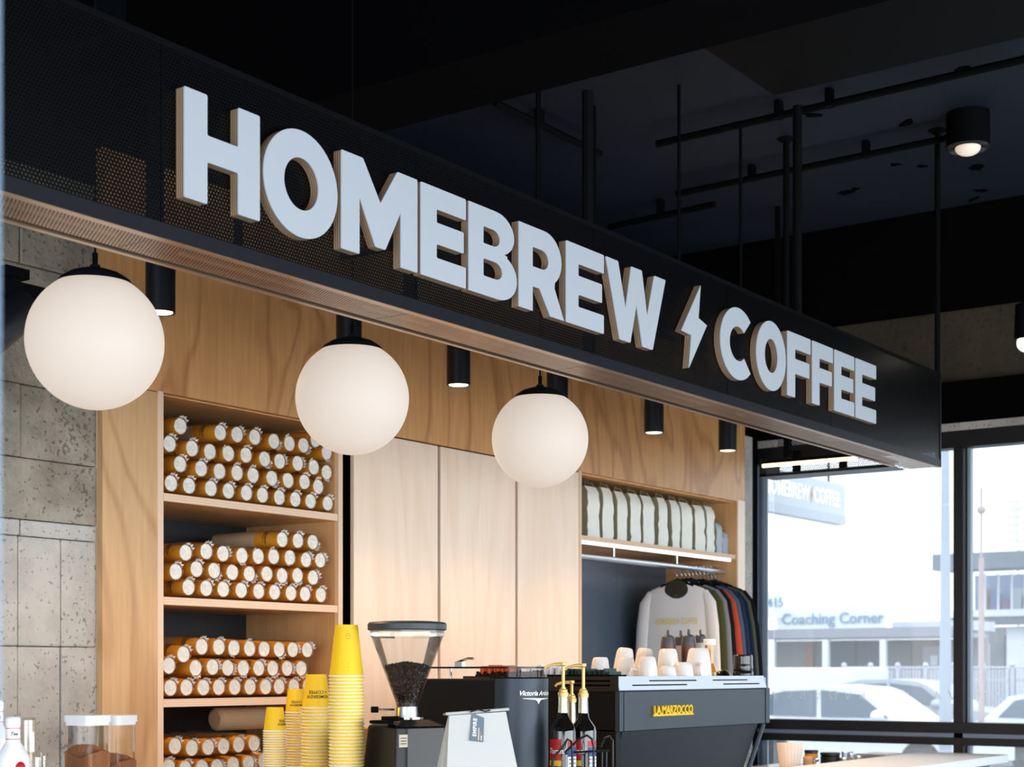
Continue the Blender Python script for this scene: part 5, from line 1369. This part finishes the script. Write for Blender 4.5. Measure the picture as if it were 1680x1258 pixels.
# cars
def car(x, y0, y1, h, m, label, rot=0):
    """car seen from its side, nose towards -Y; side plane at x"""
    L = y0 - y1; t = thing('car', (x, y1, GZ), label, 'car')
    def side(pts): return [(a * L, b * h) for a, b in pts]
    body = side([(0, .20), (.0, .46), (.02, .53), (.10, .575), (.27, .63), (.30, .64), (.95, .655), (.985, .60), (1, .48), (1, .2), (.93, .14), (.86, .14), (.84, .22), (.80, .27), (.74, .27), (.70, .22), (.68, .14), (.29, .14), (.27, .22), (.23, .27), (.17, .27), (.13, .22), (.11, .14), (.03, .14)])
    roof = side([(.27, .63), (.42, .92), (.47, .97), (.60, 1.0), (.75, .985), (.86, .93), (.95, .655), (.9, .64), (.3, .63)])
    M_ = RZ(PI / 2)       # outline x -> +Y, extrude y -> -X
    MB().prism(body, -1.75, 0, M=M_).obj('body', m, t, bevel=.05)
    MB().prism([(a, b) for a, b in roof], -1.6, -.14, M=M_).obj('roof', m, t, bevel=.05)
    CG = bpy.data.materials.get('car_glass') or mat('car_glass', srgb(92, 108, 124), .15)
    wf = side([(.335, .655), (.445, .90), (.60, .945), (.60, .655)]); wr = side([(.62, .655), (.62, .945), (.75, .93), (.835, .88), (.90, .665)])
    MB().prism(wf, -.15, -.12, M=M_).obj('front_window', CG, t); MB().prism(wr, -.15, -.12, M=M_).obj('rear_window', CG, t)
    MB().add([(.20, .285 * L, .65 * h), (1.55, .285 * L, .65 * h), (1.5, .425 * L, .915 * h), (.26, .425 * L, .915 * h)], [(0, 1, 2, 3)]).obj('windscreen', CG, t)
    MB().sphere((-.10, .355 * L, .675 * h), .13, 14, 10, (.7, .8, .75)).obj('side_mirror', m, t, smooth=True)
    for a in (.20, .77):
        MB().lathe([(.0, 0), (.17, .0), (.19, .02), (.31, .02), (.32, .08), (.32, .22), (0, .22)], 26, T(-.03, a * L, .21 * h) @ RY(PI / 2)).obj('wheel', bpy.data.materials.get('tyre') or mat('tyre', srgb(60, 62, 66), .7), t, smooth=True)
    return t
CARW = mat('white_car_paint', srgb(240, 244, 250), .25, coat=.5); CARS = mat('silver_car_paint', srgb(176, 184, 196), .3, .3)
ya_, yb_2 = at(1185, 1101, X=22).y, at(1600, 1101, X=22).y
car(22.0, ya_, yb_2, 1.415, CARW, 'white hatchback parked nearest beyond the shop window')
car(29.0, at(1310, 1101, X=28.5).y, at(1460, 1101, X=28.5).y - 2.2, 1.47, CARS, 'silver car behind the white hatchback')
car(25.4, at(1590, 1101, X=25.4).y, at(1590, 1101, X=25.4).y - 4.3, 1.30, CARW, 'white car beyond the mullion on the far side of the street')
t = thing('box_van', (31.4, at(1389, 1101, X=31).y, GZ), 'white boxy van body behind the silver car', 'van')
MB().box(0, 1.9, 0, 4.6, .45, at(1300, 1095, X=31).z - GZ).obj('box_body', CARW, t, bevel=.06)
for y in (.9, 3.4): MB().lathe([(0, 0), (.33, 0), (.33, .2), (0, .2)], 20, T(-.02, y, .33) @ RY(PI / 2)).obj('wheel', bpy.data.materials['tyre'], t)
MB().box(.0, 1.9, -.02, 0, .7, 1.0).obj('tail_board', CARS, t)
